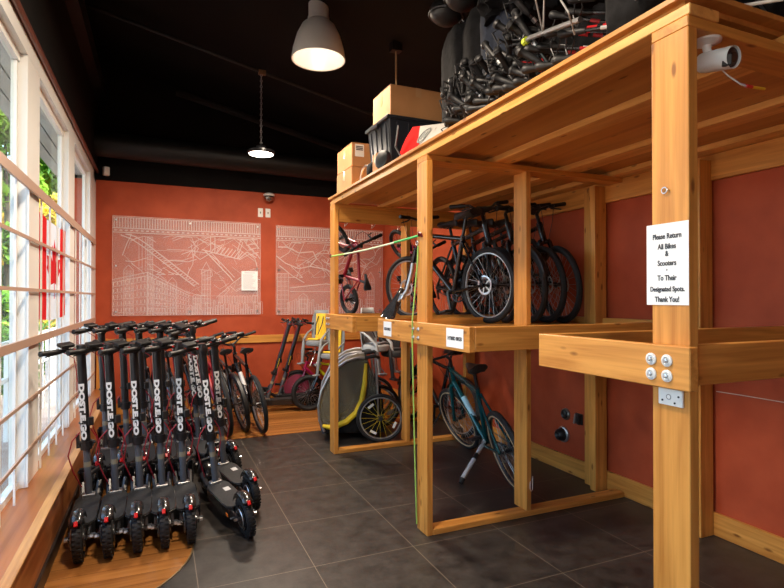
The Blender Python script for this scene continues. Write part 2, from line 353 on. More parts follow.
for (y0, y1) in ((1.145, 1.86), (2.42, 3.70), (4.27, 5.06)):
    rb().box(1.50, 1.538, y0, y1, 1.195, 1.333).build('shelf_beam', WY, rack, bevel=.003)
    rb().box(3.155, 3.193, y0, y1, 1.195, 1.333).build('shelf_beam', WY, rack, bevel=.003)
    ya = y0 if y0 != 1.145 else 1.20
    rb().box(1.5385 if y0 != 1.145 else 1.583, 3.154, ya, ya + .038, 1.20, 1.3325).build('shelf_beam', WX, rack, bevel=.003)
    rb().box(1.5385, 3.154, y1 - .038, y1, 1.20, 1.3325).build('shelf_beam', WX, rack, bevel=.003)
    if y0 > 2:
        n = int((y1 - y0 - .08) / .15)
        for j in range(n):
            if any(b - .01 < ya + .045 + j * .15 + .14 and ya + .045 + j * .15 < b + .15 for b in BAYS): x0 = 1.59
            else: x0 = 1.54
            rb().box(x0, 3.15, ya + .045 + j * .15, ya + .045 + j * .15 + .135, 1.262, 1.282).build('shelf_slat', WX, rack, bevel=.002)
# bolts through the front beams
BOLTW = mat('white_washer', (.72, .72, .70), .4)
def washer(x, y, z, r, m, face=-1):
    w_ = rb().lathe([(r, 0), (r, .004), (r * .62, .007), (r * .5, .005)], (x, y, z), (face, 0, 0), 20).build('washer', m, rack, smooth=True)
    B(RO).lathe([(r * .36, .004), (r * .36, .013), (r * .2, .014)], (x, y, z), (face, 0, 0), 6).build('bolt', CHROME, w_)
for y, z in ((1.225, 1.285), (1.225, 1.236), (1.285, 1.285), (1.285, 1.236)): washer(1.5, y, z, .020, BOLTW)
for bay in (2.98, 4.895):
    for dy in (.04, .11):
        for z in (1.29, 1.235): washer(1.5, bay + dy, z, .014, CHROME)
# ---------------------------------------------------------------- trees outside
BARK = noisy('bark', (.06, .04, .03), (.14, .10, .07), 8, .9)
def leafmat(name, c1, c2):
    m = noisy(name, c1, c2, .9, .5, detail=3, spec=.3); L = m.node_tree.links; b = m.node_tree.nodes['Principled BSDF']
    tr = N(m, 'BsdfTranslucent'); mx = N(m, 'MixShader'); mx.inputs[0].default_value = .45
    L.new(b.inputs['Base Color'].links[0].from_socket, tr.inputs[0]); L.new(b.outputs[0], mx.inputs[1]); L.new(tr.outputs[0], mx.inputs[2]); L.new(mx.outputs[0], m.node_tree.nodes['Material Output'].inputs[0]); return m
LG = leafmat('green_leaves', (.12, .34, .04), (.45, .62, .10)); LYL = leafmat('yellow_leaves', (.70, .52, .05), (.95, .82, .20)); LDK = leafmat('deep_green_leaves', (.04, .13, .02), (.14, .28, .05))
def tree(x, y, h, r, m, name, label, cat='tree', nleaf=1500, z0=-.12, trunk=.09, low=.45, ls=.11):
    t = empty(name, (x, y, z0), label=label, cat=cat)
    tb = B(); tb.tube([(0, 0, 0), (.05, .03, h * .4), (-.04, .05, h * .85)], [trunk, trunk * .7, trunk * .25], 8)
    for k in range(6):
        a = k * 1.1; z = h * (.35 + .08 * k); tb.tube([(0, 0, z), (r * .4 * cos(a), r * .4 * sin(a), z + h * .1), (r * .75 * cos(a), r * .75 * sin(a), z + h * .16)], [trunk * .4, trunk * .25, .01], 6)
    tb.build('trunk', BARK, t, smooth=True)
    f = B(); cl = [(V((rnd.uniform(-.7, .7) * r, rnd.uniform(-.7, .7) * r, h * rnd.uniform(low, .95))), r * rnd.uniform(.3, .5)) for _ in range(26)]
    for _ in range(nleaf):
        c, q = rnd.choice(cl); d = V((rnd.gauss(0, 1), rnd.gauss(0, 1), rnd.gauss(0, 1))).normalized(); p = c + d * q * rnd.uniform(.6, 1)
        u = V((rnd.uniform(-1, 1), rnd.uniform(-1, 1), rnd.uniform(-1, 1))).normalized(); v = frame_of(u)[0]; s_ = ls * rnd.uniform(.6, 1.3)
        f.add([p - u * s_, p + v * s_ * .5 + u * s_ * .1, p + u * s_, p - v * s_ * .5 + u * s_ * .1], [(0, 1, 2, 3)])
    f.build('foliage', m, t); return t
tree(-3.15, 14.5, 7.0, 1.15, LG, 'tree', 'bright green leafy tree filling the nearest window bay', nleaf=13000, low=.15, ls=.17)
tree(-2.35, 16.4, 4.4, .95, LYL, 'tree', 'yellow leaved tree outside, behind the flag', nleaf=8000, low=.15, ls=.14)
tree(-2.75, 19.6, 8.0, 1.35, LG, 'tree', 'tall green tree behind the yellow one, above the flag', nleaf=10000, ls=.18, low=.25)
tree(-5.4, 22.5, 5.5, 1.6, LYL, 'tree', 'bushy yellow leaved tree behind the nearest green tree', nleaf=9000, ls=.2, low=.12)
tree(-2.9, 27, 7.0, 1.9, LYL, 'tree', 'tall yellow tree farthest away beyond the railing', nleaf=9000, ls=.25, low=.1)
for x, y, l in ((-2.45, 8.0, 'low dark green shrub by the railing, nearest the windows'), (-2.4, 9.6, 'dark green shrub by the railing, second along'), (-2.25, 11.6, 'dark green shrub by the railing, farthest one')):
    tree(x, y, 1.1, .6, LDK, 'shrub', l, 'shrub', 1600, trunk=.03, low=.15, ls=.07)
rl = empty('railing', (-1.55, 10, -.12), label='white railing running along the walkway outside the windows', cat='railing')
q = B((-1.55, 10, -.12))
for z in (.95, .55, .12): q.box(-1.57, -1.53, 4, 22, z, z + .05)
q.build('rail', WFR, rl)
for k in range(46): B((-1.55, 10, -.12)).box(-1.57, -1.53, 4 + k * .4, 4.04 + k * .4, -.12, .98).build('baluster', WFR, rl)
bd = empty('neighbouring_building', (-3.5, 42, -.12), label='red brick building far away beyond the trees', cat='building')
BRK = mat('brick', (.36, .12, .07), .8); B((-3.5, 42, -.12)).box(-12, 4, 40, 46, -.12, 7).build('wall', BRK, bd)
for k in range(6): B((-3.5, 42, -.12)).box(-11 + k * 2.4, -9.8 + k * 2.4, 39.93, 39.99, 2, 4.4).build('window', mat('far_glass', (.15, .2, .24), .1), bd)
B((-3.5, 42, -.12)).box(-12.3, 4.3, 39.6, 46.3, 7, 7.4).build('roof', mat('far_roof', (.2, .18, .17), .8), bd)
# ---------------------------------------------------------------- flag in the window
FW = mat('flag_white', (.86, .84, .83), .8); FR = mat('flag_red', (.75, .012, .018), .8)
def trl(m, c, k=.5):
    L = m.node_tree.links; b = m.node_tree.nodes['Principled BSDF']; tr = N(m, 'BsdfTranslucent'); tr.inputs[0].default_value = (*c, 1); mx = N(m, 'MixShader'); mx.inputs[0].default_value = k
    L.new(b.outputs[0], mx.inputs[1]); L.new(tr.outputs[0], mx.inputs[2]); L.new(mx.outputs[0], m.node_tree.nodes['Material Output'].inputs[0])
trl(FW, (.9, .88, .86)); trl(FR, (.85, .01, .02))
fy0, fy1, fz0, fz1 = 4.186, 5.30, 1.345, 2.06
fx = lambda y, z=0: -.7245 + .0030 * sin((y - fy0) * 15) + .001 * sin(z * 8)
fo = (-.7245, 4.74, 1.345); flag = empty('flag', fo, label='red and white maple leaf flag hung behind the window grille', cat='flag')
def fsheet(a, b_, m, nm):
    B(fo).sheet(lambda u, v: (fx(a + (b_ - a) * u, v), a + (b_ - a) * u, fz0 + (fz1 - fz0) * v - .02 * sin(((a + (b_ - a) * u) - fy0) / 1.2 * pi)), 14, 4, .002, (1, 0, 0)).build(nm, m, flag, smooth=True)
fsheet(fy0, fy0 + .28, FR, 'red_band'); fsheet(fy0 + .28, fy1 - .28, FW, 'white_field'); fsheet(fy1 - .28, fy1, FR, 'red_band')
leaf = [(0, 1), (.1, .80), (.22, .86), (.17, .52), (.36, .70), (.40, .60), (.58, .62), (.52, .44), (.60, .37), (.32, .14), (.36, .02), (.03, .08), (.03, -.25)]
leaf = leaf + [(-a, b_) for a, b_ in reversed(leaf[1:])]
yc, zc_ = (fy0 + fy1) / 2, 1.57
lp = [(yc + a * .46, zc_ + b_ * .36) for a, b_ in leaf]
lf = B(fo); n = len(lp)
# fan from the centre so the leaf follows the cloth
cv = (fx(yc) + .0035, yc, zc_ + .12); vs = [cv] + [(fx(y) + .0035, y, z) for y, z in lp]; lf.add(vs, [(0, i + 1, (i + 1) % n + 1) for i in range(n)]); lf.build('maple_leaf', FR, flag)
# ---------------------------------------------------------------- etched panels on the far wall
ACR = mat('clear_acrylic', (.95, .80, .76), .12, alpha=.10, spec=.5); ETCH = mat('frosted_etching', (.92, .78, .74), .6, alpha=.55); FROST = mat('frosted_fill', (.92, .74, .70), .6, alpha=.13)
def panel(x0, x1, z0, z1, label, seed):
    y = YF - .035; o_ = ((x0 + x1) / 2, y, z0); p = empty('etched_panel', o_, label=label, cat='wall panel', group='etched acrylic wall panels')
    B(o_).box(x0, x1, y, y + .006, z0, z1).build('sheet', ACR, p)
    e = B(o_); fl = B(o_); W, H = x1 - x0, z1 - z0; X = lambda u: x0 + u * W; Z = lambda v: z0 + v * H; ye = y - .0012; yf = y - .0006
    r2 = random.Random(seed)
    def seg(a, b_, c, d, wd=.004):
        p0, p1 = V((X(a), 0, Z(b_))), V((X(c), 0, Z(d))); dd = (p1 - p0)
        if dd.length < 1e-5: return
        n_ = V((-dd.z, 0, dd.x)).normalized() * wd / 2
        e.add([(q_.x, ye, q_.z) for q_ in (p0 - n_, p0 + n_, p1 + n_, p1 - n_)], [(0, 1, 2, 3)])
    def quad(pts, k=[0]):
        k[0] += 1; fl.add([(X(a), yf - .0001 * (k[0] % 5), Z(b_)) for a, b_ in pts], [tuple(range(len(pts)))])
    def pl(pts, wd=.004):
        for i in range(len(pts) - 1): seg(*pts[i], *pts[i + 1], wd)
    pl([(0, 0), (1, 0), (1, 1), (0, 1), (0, 0)], .004)
    quad([(0, .835), (1, .835), (1, 1), (0, 1)])
    for k in range(58): u = .01 + k * .98 / 57; seg(u, .885, u, .985, .0075)
    pl([(0, .985), (1, .985)], .006); pl([(0, .88), (1, .88)], .01); pl([(0, .835), (1, .835)], .009)
    for k in range(30): u = .01 + k / 30; seg(u, .857, u + .017, .857, .012)
    return p, e, fl, seg, quad, pl, r2, o_, (X, Z)
def block(seg, quad, pl, cx, top, lx, lt, rx, rt, rows=5):
    quad([(lx, 0), (cx, 0), (cx, top), (lx, lt)]); quad([(cx, 0), (rx, 0), (rx, rt), (cx, top)])
    pl([(lx, lt), (cx, top), (rx, rt)], .007); pl([(lx, lt - .03), (cx, top - .035), (rx, rt - .02)], .006); seg(cx, 0, cx, top, .005)
    for r_ in range(1, rows + 1):
        f_ = 1 - r_ / (rows + .6)
        for k in range(9):
            a = lx + (cx - lx) * (k + .3) / 9; h = (lt + (top - lt) * (k + .3) / 9); seg(a, h * f_, a, h * (f_ + .09), .008)
        for k in range(16):
            a = cx + (rx - cx) * (k + .4) / 16; h = (top + (rt - top) * (k + .4) / 16); seg(a, h * f_, a, h * (f_ + .09), .006)
        pl([(lx, lt * f_ - .008), (cx, top * f_ - .01), (rx, rt * f_ - .008)], .0035)
def streets(seg, pl, r2, n, lo=.42, hi=.82, x0=.02, x1=.98, wd=.006):
    for _ in range(n):
        u, v_ = r2.uniform(x0, x1), r2.uniform(lo, hi); a = r2.choice((-.75, -.72, .5, .55, 0, 1.2)) + r2.uniform(-.1, .1); pts = [(u, v_)]
        for _ in range(r2.randint(2, 4)):
            l = r2.uniform(.03, .13); u = min(x1, max(x0, u + l * cos(a))); v_ = min(hi, max(lo, v_ + l * 1.4 * sin(a))); pts.append((u, v_)); a += r2.choice((0, .4, -.5, 1.3, -1.2))
        pl(pts, r2.choice((wd * .55, wd, wd * 1.3)))
def tower(seg, quad, pl, u, w_, h, spire=.1):
    quad([(u - w_, 0), (u + w_, 0), (u + w_, h), (u - w_, h)]); pl([(u - w_, 0), (u - w_, h), (u, h + spire), (u + w_, h), (u + w_, 0)], .005)
    for k in range(int(h / .05)): seg(u - w_, .02 + k * .05, u + w_, .02 + k * .05, .003)
    seg(u - w_ / 3, 0, u - w_ / 3, h, .003); seg(u + w_ / 3, 0, u + w_ / 3, h, .003)
p1, e, fl, seg, quad, pl, r2, o1, (X1, Z1) = panel(-.53, 1.32, 1.26, 2.535, 'etched clear panel of streets and buildings nearest the windows, notice at its corner', 3)
block(seg, quad, pl, .22, .44, 0, .36, .50, .22)
pl([(.05, .81), (.12, .77), (.19, .70), (.53, .30)], .012); pl([(.08, .82), (.14, .80), (.22, .72), (.56, .32)], .012)
for k in range(22): u = .2 + k * .0155; v_ = .70 - k * .0185; seg(u, v_, u + .025, v_ + .02, .005)
pl([(.60, .68), (.78, .40), (.80, .36)], .012); pl([(.63, .68), (.81, .40)], .008); pl([(.58, .69), (.66, .66), (.84, .60), (.90, .68), (.97, .62)], .012)
pl([(.64, .83), (.64, .68)], .01); pl([(.67, .83), (.67, .66)], .01)
for k in range(7): seg(.68 + k * .025, .65 - k * .008, .72 + k * .025, .73 - k * .008, .01)
for k in range(4): pl([(.88 + k * .028, .80 - k * .04), (.93 + k * .022, .70 - k * .03)], .008); 
for k in range(4): pl([(.88 + k * .015, .80 - k * .05), (.95 + k * .012, .83 - k * .05)], .008)
pl([(.94, .82), (.99, .72)], .01)
for k in range(3): seg(.165 + .02 * k, .80, .165 + .02 * k, .45, .004)
tower(seg, quad, pl, .10, .03, .46, .05); tower(seg, quad, pl, .235, .018, .80, 0); tower(seg, quad, pl, .61, .03, .47, .09); tower(seg, quad, pl, .30, .04, .36, .05); tower(seg, quad, pl, .38, .03, .34, .05)
tower(seg, quad, pl, .545, .025, .2, .02)
quad([(.68, 0), (1, 0), (1, .38), (.87, .42), (.80, .33), (.70, .20)]); pl([(.68, .18), (.80, .34), (.87, .42), (1, .38)], .007)
quad([(.5, 0), (.70, 0), (.70, .16), (.5, .2)])
for k in range(30): a = .48 + k * .018; h = .05 + .1 * r2.random(); pl([(a, 0), (a, h), (a + .012, h), (a + .012, 0)], .0045)
for k in range(12): a = .70 + k * .024; pl([(a, .12), (a, .2), (a + .014, .2), (a + .014, .12)], .005)
streets(seg, pl, r2, 46); streets(seg, pl, r2, 20, .2, .5, .45, .98, .004)
e.build('etching', ETCH, p1); fl.build('frosting', FROST, p1)
p2, e, fl, seg, quad, pl, r2, o2, (X2, Z2) = panel(1.54, 3.18, 1.25, 2.52, 'etched clear panel of streets and low domed building behind the timber rack', 5)
pl([(.02, .76), (.1, .76), (.2, .70), (.33, .72), (.36, .64), (.30, .55), (.45, .52), (.6, .40)], .014); pl([(0, .66), (.08, .58), (.2, .52), (.3, .55)], .012); pl([(.03, .55), (.14, .44), (.25, .36)], .01)
quad([(.12, 0), (.75, 0), (.75, .30), (.45, .36), (.12, .32)]); pl([(.12, .30), (.45, .35), (.75, .29)], .008); pl([(.12, .26), (.75, .26)], .007)
tower(seg, quad, pl, .06, .05, .46, 0); tower(seg, quad, pl, .88, .035, .42, .08); tower(seg, quad, pl, .24, .04, .2, .04)
for k in range(34): a = .1 + k * .022; h = .06 + .12 * r2.random(); pl([(a, 0), (a, h), (a + .015, h), (a + .015, 0)], .0045)
streets(seg, pl, r2, 50)
e.build('etching', ETCH, p2); fl.build('frosting', FROST, p2)
for p, o_, x0, x1, z0, z1 in ((p1, o1, -.53, 1.32, 1.26, 2.535), (p2, o2, 1.54, 3.18, 1.25, 2.52)):
    for x in (x0 + .04, (x0 + x1) / 2, x1 - .04):
        for z in (z0 + .05, (z0 + z1) / 2, z1 - .05):
            if abs(x - (x0 + x1) / 2) < .1 and abs(z - (z0 + z1) / 2) < .1: continue
            B(o_).cyl((x, YF - .002, z), (x, YF - .045, z), .011, n=12).build('standoff', CHROME, p)
# printed notice
nt_ = empty('notice', (1.175, YF - .05, 1.58), label='small white typed notice fixed on the etched panel', cat='notice')
B((1.175, YF - .05, 1.58)).box(1.06, 1.28, YF - .05, YF - .046, 1.59, 1.86).build('sheet', PAPER, nt_)
ln = B((1.175, YF - .05, 1.58)); r2 = random.Random(4)
for k in range(17): ln.box(1.08, 1.08 + r2.uniform(.12, .18), YF - .0508, YF - .0502, 1.81 - k * .012, 1.8135 - k * .012)
ln.box(1.10, 1.24, YF - .0508, YF - .0502, 1.832, 1.840); ln.build('printed_lines', mat('grey_ink', (.35, .35, .37), .7), nt_)
for x, l in ((1.325, 'white wall switch plate, the left of two under the sensor'), (1.43, 'white wall switch plate, the right of two under the sensor')):
    sw = empty('switch_plate', (x, YF, 2.63), label=l, cat='switch', group='switch plates')
    B((x, YF, 2.63)).box(x - .035, x + .035, YF - .008, YF, 2.63, 2.755).build('plate', WHITE, sw, bevel=.003)
    B((x, YF, 2.63)).box(x - .006, x + .006, YF - .016, YF - .008, 2.68, 2.705).build('toggle', mat('dark_toggle', (.12, .11, .10), .5), sw)
ds = empty('sensor_dome', (1.43, YF - .08, 2.86), label='chrome dome sensor at the top of the far wall', cat='sensor')
d_ = (1.43, YF - .08, 2.86)
B(d_).ball((1.43, YF - .08, 2.90), (.07, .07, .06), 20, 12).build('dome', mat('smoked_chrome', (.35, .33, .31), .12, .9), ds, smooth=True)
B(d_).lathe([(.075, 0), (.08, .02), (.05, .04)], (1.43, YF - .08, 2.92), n=20).build('mount', WHITE, ds, smooth=True); B(d_).box(1.41, 1.45, YF - .08, YF - .02, 2.94, 2.97).build('bracket', WHITE, ds)
sm = empty('motion_sensor', (-.60, YF - .1, 3.0), label='little white motion sensor high in the window corner', cat='sensor')
B((-.60, YF - .1, 3.0)).obox((-.60, YF - .08, 3.08), (.07, .06, .11), (0, 0, .5)).build('casing', WHITE, sm, bevel=.01, seg=2); B((-.60, YF - .1, 3.0)).obox((-.60, YF - .05, 3.11), (.02, .1, .02)).build('bracket', WHITE, sm)
# ---------------------------------------------------------------- lamps
def lamp_bell(x, y, zb, label):
    o_ = (x, y, zb); t = empty('pendant_lamp', o_, label=label, cat='lamp')
    prof = [(.235, 0), (.236, .006), (.222, .10), (.19, .21), (.145, .30), (.09, .35)]; inn = [(r_ - .008, z + .004) for r_, z in prof]
    b = B(); n = 32; vs = []; pr = prof + list(reversed(inn)); k = len(pr)
    for r_, z in pr:
        for j in range(n): a = 2*pi*j/n; vs.append((r_*cos(a), r_*sin(a), z))
    b.add(vs, [(i*n+j, i*n+(j+1)%n, ((i+1)%k)*n+(j+1)%n, ((i+1)%k)*n+j) for i in range(k) for j in range(n)])
    b.build('lamp_shade', mat('grey_enamel_shade', (.74, .74, .70), .3), t, smooth=True)
    B().lathe([(.092, .335), (.095, .37), (.088, .39), (.088, .68), (.06, .70)], n=24).build('ballast_housing', mat('pale_housing', (.62, .60, .56), .4), t, smooth=True)
    B().tube([(0, 0, .7), (0, 0, zc(x) - zb)], .012, 8).build('drop_rod', DUCT, t)
    B().ball((0, 0, .2), (.05, .05, .08), 12, 8).build('bulb', mat('bulb_glass', (.8, .75, .7), .3, emit=((1, .8, .62), 1.2)), t, smooth=True)
    return t
lamp_bell(1.29, 4.57, 3.58, 'big grey bell shaped pendant lamp hanging over the bike area')
lamp_bell(.30, 2.1, 3.6, 'unseen grey bell shaped pendant lamp added to light the middle of the shop')  # this bell and the next are unseen, added for their light
lamp_bell(-.1, -1.2, 3.6, 'unseen grey bell shaped pendant lamp added to light the front of the shop')
o_ = (1.05, 6.05, 3.09); t = empty('disc_lamp', o_, label='small lit disc lamp hanging on a chain near the far wall', cat='lamp')
B().lathe([(.135, 0), (.15, .012), (.15, .035), (.06, .06), (.05, .09), (.012, .10)], n=28).build('lamp_housing', BLACKM, t, smooth=True)
B().lathe([(.132, -.002), (.132, .004)], n=28).build('diffuser', mat('lit_diffuser', (1, .95, .9), .5, emit=((1, .90, .76), 14)), t)
ch = B(); n = 26; L_ = zc(1.05) - .1 - 3.19
for k in range(n): ch.ring((0, 0, .11 + L_ * (k + .5) / n), (1, 0, 0) if k % 2 else (0, 1, 0), .012, .0028, 10, 5)
ch.build('chain', ALU, t)
B().box(-.03, .05, -.02, .02, zc(1.05) - 3.22, zc(1.05) - 3.17).build('hanger_clip', mat('rusty_clip', (.20, .11, .05), .6, .4), t)
rp = empty('ceiling_rope', (2.05, 4.6, 3.2), label='thin tan rope hanging from the ceiling behind the tall box', cat='rope')
B().tube([(0, 0, 0), (.004, .002, .3), (0, 0, zc(2.05) - 3.2)], .008, 6).build('cord', mat('tan_rope', (.30, .20, .10), .8), rp)
B().box(-.05, .05, -.04, .04, zc(2.05) - 3.28, zc(2.05) - 3.2).build('bracket', DUCT, rp)
# ---------------------------------------------------------------- notices on the rack
def paper(name, o_, y0, y1, z0, z1, x, label, lines, cat='sign'):
    t = empty(name, o_, label=label, cat=cat); B(o_).box(x - .0012, x, y0, y1, z0, z1).build('sheet', PAPER, t)
    b = B(o_)
    for txt, s_, z, bo in lines:
        q = text_b(txt, s_, (x - .0018, (y0 + y1) / 2, z), (0, -1, 0), (0, 0, 1), bold=bo, sx=.80 if name == 'notice_sheet' else .9); b.add(q.v, q.f)
    b.build('lettering', INK, t)
    return t
paper('notice_sheet', (1.538, 1.255, 1.46), 1.176, 1.335, 1.463, 1.733, 1.5385, 'white sheet on the nearest post asking to return all bikes and scooters',
      [('Please Return', .0245, 1.690, .0006), ('All Bikes', .0245, 1.656, .0006), ('&', .0245, 1.632, .0006), ('Scooters', .0245, 1.601, .0006), ('+', .016, 1.578, 0), ('To Their', .0245, 1.552, .0006), ('Designated Spots.', .0225, 1.515, .0006), ('Thank You!', .0245, 1.481, .0006)])
paper('shelf_label', (1.499, 2.57, 1.21), 2.475, 2.66, 1.212, 1.318, 1.4985, 'white HYBRID BIKES card on the end of the middle shelf', [('HYBRID BIKES', .0275, 1.262, .001)])
paper('shelf_label', (1.499, 3.55, 1.21), 3.44, 3.58, 1.215, 1.318, 1.4985, 'smaller white KIDS BIKES card below the loose saddle', [('KIDS BIKES', .026, 1.265, .001)])
# junction plate on the near post
jo = (1.538, 1.25, 1.13); jp = empty('socket_plate', jo, label='white electrical socket plate under the bolts on the nearest post', cat='socket')
B(jo).box(1.530, 1.540, 1.195, 1.285, 1.135, 1.19).build('plate', WHITE, jp, bevel=.002)
for y, z in ((1.208, 1.168), (1.222, 1.146), (1.268, 1.15)): B(jo).cyl((1.528, y, z), (1.531, y, z), .0035, n=10).build('screw', BLACK, jp)
B(jo).ring((1.5305, 1.245, 1.163), (1, 0, 0), .008, .0018, 16, 6).build('outlet', mat('outlet_grey', (.3, .28, .26), .5), jp)
# camera under the roof edge
cm = empty('security_camera', (1.69, 1.222, 2.3518), label='white bullet security camera under the near corner of the rack', cat='camera')
B().lathe([(.048, 0), (.048, -.008), (.030, -.016), (.016, -.02)], n=24).build('mount', WHITE, cm, smooth=True)
B().tube([(0, 0, -.015), (0, 0, -.035), (.004, -.004, -.05), (.012, -.010, -.062)], [.017, .014, .013, .014], 12).build('arm', WHITE, cm, smooth=True)
dr = V((.02, -.97, -.2)).normalized(); c0 = V((.005, .0, -.078))
B().lathe([(.020, -.03), (.034, -.025), (.037, -.01), (.037, .075), (.035, .080)], c0, dr, 24).build('body', WHITE, cm, smooth=True)
vz = B().lathe([(.0385, 0), (.0385, .062), (.0375, .062), (.0375, 0)], c0 + dr * .035, dr, 24); vz.build('sun_visor', WHITE, cm, smooth=True)
B().lathe([(.033, .075), (.033, .090), (.026, .091)], c0, dr, 24).build('face', BLACK, cm, smooth=True)
B().lathe([(.015, .088), (.017, .098), (.008, .0985)], c0, dr, 18).build('lens', mat('lens_glass', (.05, .035, .025), .08), cm, smooth=True)
B().obox(c0 + dr * .065 + V((-.02, -.02, -.018)), (.03, .016, .04), (0, 0, -.8)).build('sensor_window', BLACK, cm, bevel=.003)
cm.scale = (.92,) * 3
cw = empty('camera_cable', (1.69, 1.19, 2.268), label='thin white camera cable with a red and yellow splice', cat='cable')
pts = [(0, 0, -.01), (.03, -.02, -.05), (.08, -.03, -.075), (.16, -.03, -.075)]
B().tube(pts, .0022, 6).build('cord', WHITE, cw); B().tube([V(p) + V((0, .004, .006)) for p in pts], .0018, 6).build('cord', mat('violet_wire', (.5, .45, .7), .5), cw)
B().tube([(.105, -.03, -.075), (.135, -.03, -.074)], .006, 8).build('splice', REDP, cw); B().tube([(.135, -.03, -.074), (.2, -.03, -.07)], .005, 8).build('splice', mat('yellow_sleeve', (.8, .5, .03), .5), cw)
# round fittings on the right wall
for y, z, r_, k, l in ((3.63, .49, .050, 0, 'small round black and chrome wall fitting, upper one'), (3.66, .31, .068, 1, 'larger round black knob fitting low on the red wall'), (3.47, .48, .045, 2, 'ribbed black wall fitting beside the wall post')):
    wf = empty('wall_fitting', (XR, y, z), label=l, cat='wall fitting')
    if k < 2:
        B().lathe([(r_, 0), (r_, .012), (r_ * .85, .02)], axis=(-1, 0, 0), n=24).build('rim', ALU if k else mat('dull_chrome', (.25, .24, .22), .3, .8), wf, smooth=True)
        B().lathe([(r_ * .82, .015), (r_ * .7, .03 + k * .03), (r_ * .45, .035 + k * .04), (r_ * .2, .03 + k * .03)], axis=(-1, 0, 0), n=24).build('knob', BLACK, wf, smooth=True)
    else:
        for dy in (-.022, .022): B().obox((-.02, dy, 0), (.04, .02, .085), (.2, 0, 0)).build('rib', ALU if dy > 0 else BLACK, wf, bevel=.004)
        B().box(-.012, 0, -.04, .04, -.045, .045).build('back_plate', BLACK, wf, bevel=.003)
wc = empty('stretched_cord', (XR - .006, 1.2, .9), label='thin pale cord stretched along the right wall', cat='cord')
B().tube([(0, -2.0, .0), (0, .9, .002), (0, 1.07, 0)], .003, 6).build('strand', mat('pale_cord', (.55, .42, .36), .7), wc)
# hooks and straps on the posts
ho = empty('ring_hook', (1.538, 1.262, 1.842), label='small metal ring hook above the notice on the nearest post', cat='hook')
B().ring((-.004, 0, 0), (1, 0, 0), .010, .0018, 18, 6).build('ring', CHROME, ho); B().cyl((-.006, -.012, 0), (0, -.012, -.002), .004, n=8).build('screw', CHROME, ho)
ho = empty('wire_hook', (2.342, 3.0, .17), label='white wire hook low on the inner post of the middle bay', cat='hook')
B().tube([(0, -.012, .085), (-.016, -.024, .05), (-.016, -.024, .015), (-.008, -.026, 0), (.004, -.024, .01), (.006, -.024, .10)], .002, 6).build('wire', WHITE, ho)
for i, x in enumerate((1.69, 1.98, 2.27)):
    hk = empty('bike_hook', (x, 4.95, 2.2), label=('steel bike hook under the far roof beam, ' + ('nearest the front post', 'in the middle of the beam', 'nearest the inner post')[i]), cat='hook', group='bike hooks')
    B().tube([(0, -.01, .02), (0, .05, .0), (0, .10, -.01), (.012, .13, -.005), (.02, .13, .03)], .004, 6).build('wire', CHROME, hk)
GB = mat('green_strap', (.30, .52, .10), .6); 
bn = empty('bungee_cord', (1.53, 4.0, 1.8), label='green and white bungee cord stretched between the two front posts', cat='strap')
P0 = V((0, .93, .085)); P1 = V((0, -.93, .083)); mid = lambda t: P0.lerp(P1, t) + V((-.005, 0, -.012 * sin(pi * t)))
B().tube([mid(k / 12) for k in range(13)], .007, 8).build('cord', mat('bungee_pale_green', (.62, .72, .50), .6), bn)
B().tube([mid(k / 40) + V((-.002, 0, 0)) for k in range(0, 9)], .008, 8).build('band', GB, bn); B().tube([mid(k / 40) + V((-.002, 0, 0)) for k in range(32, 41)], .008, 8).build('band', mat('bungee_green', (.04, .45, .10), .6), bn)
for p, s_ in ((P0, 1), (P1, -1)): B().tube([p, p + V((-.012, s_ * .02, .02)), p + V((-.01, s_ * .045, .01)), p + V((.0, s_ * .04, -.01))], .008, 8).build('hook', mat('dark_red_hook', (.16, .015, .02), .4), bn)
st = empty('hanging_strap', (1.494, 3.092, .02), label='yellow green strap hanging down the middle front post', cat='strap')
B().tube([(.040, .0, 1.80), (.036, .0, 1.7), (-.001, 0, 1.32), (-.001, 0, 1.15), (.015, 0, .5), (.03, 0, .02)], .0048, 6).build('webbing', GB, st)
B().ring((.038, .012, 1.82), (1, 0, 0), .014, .003, 16, 6).build('ring', CHROME, st)
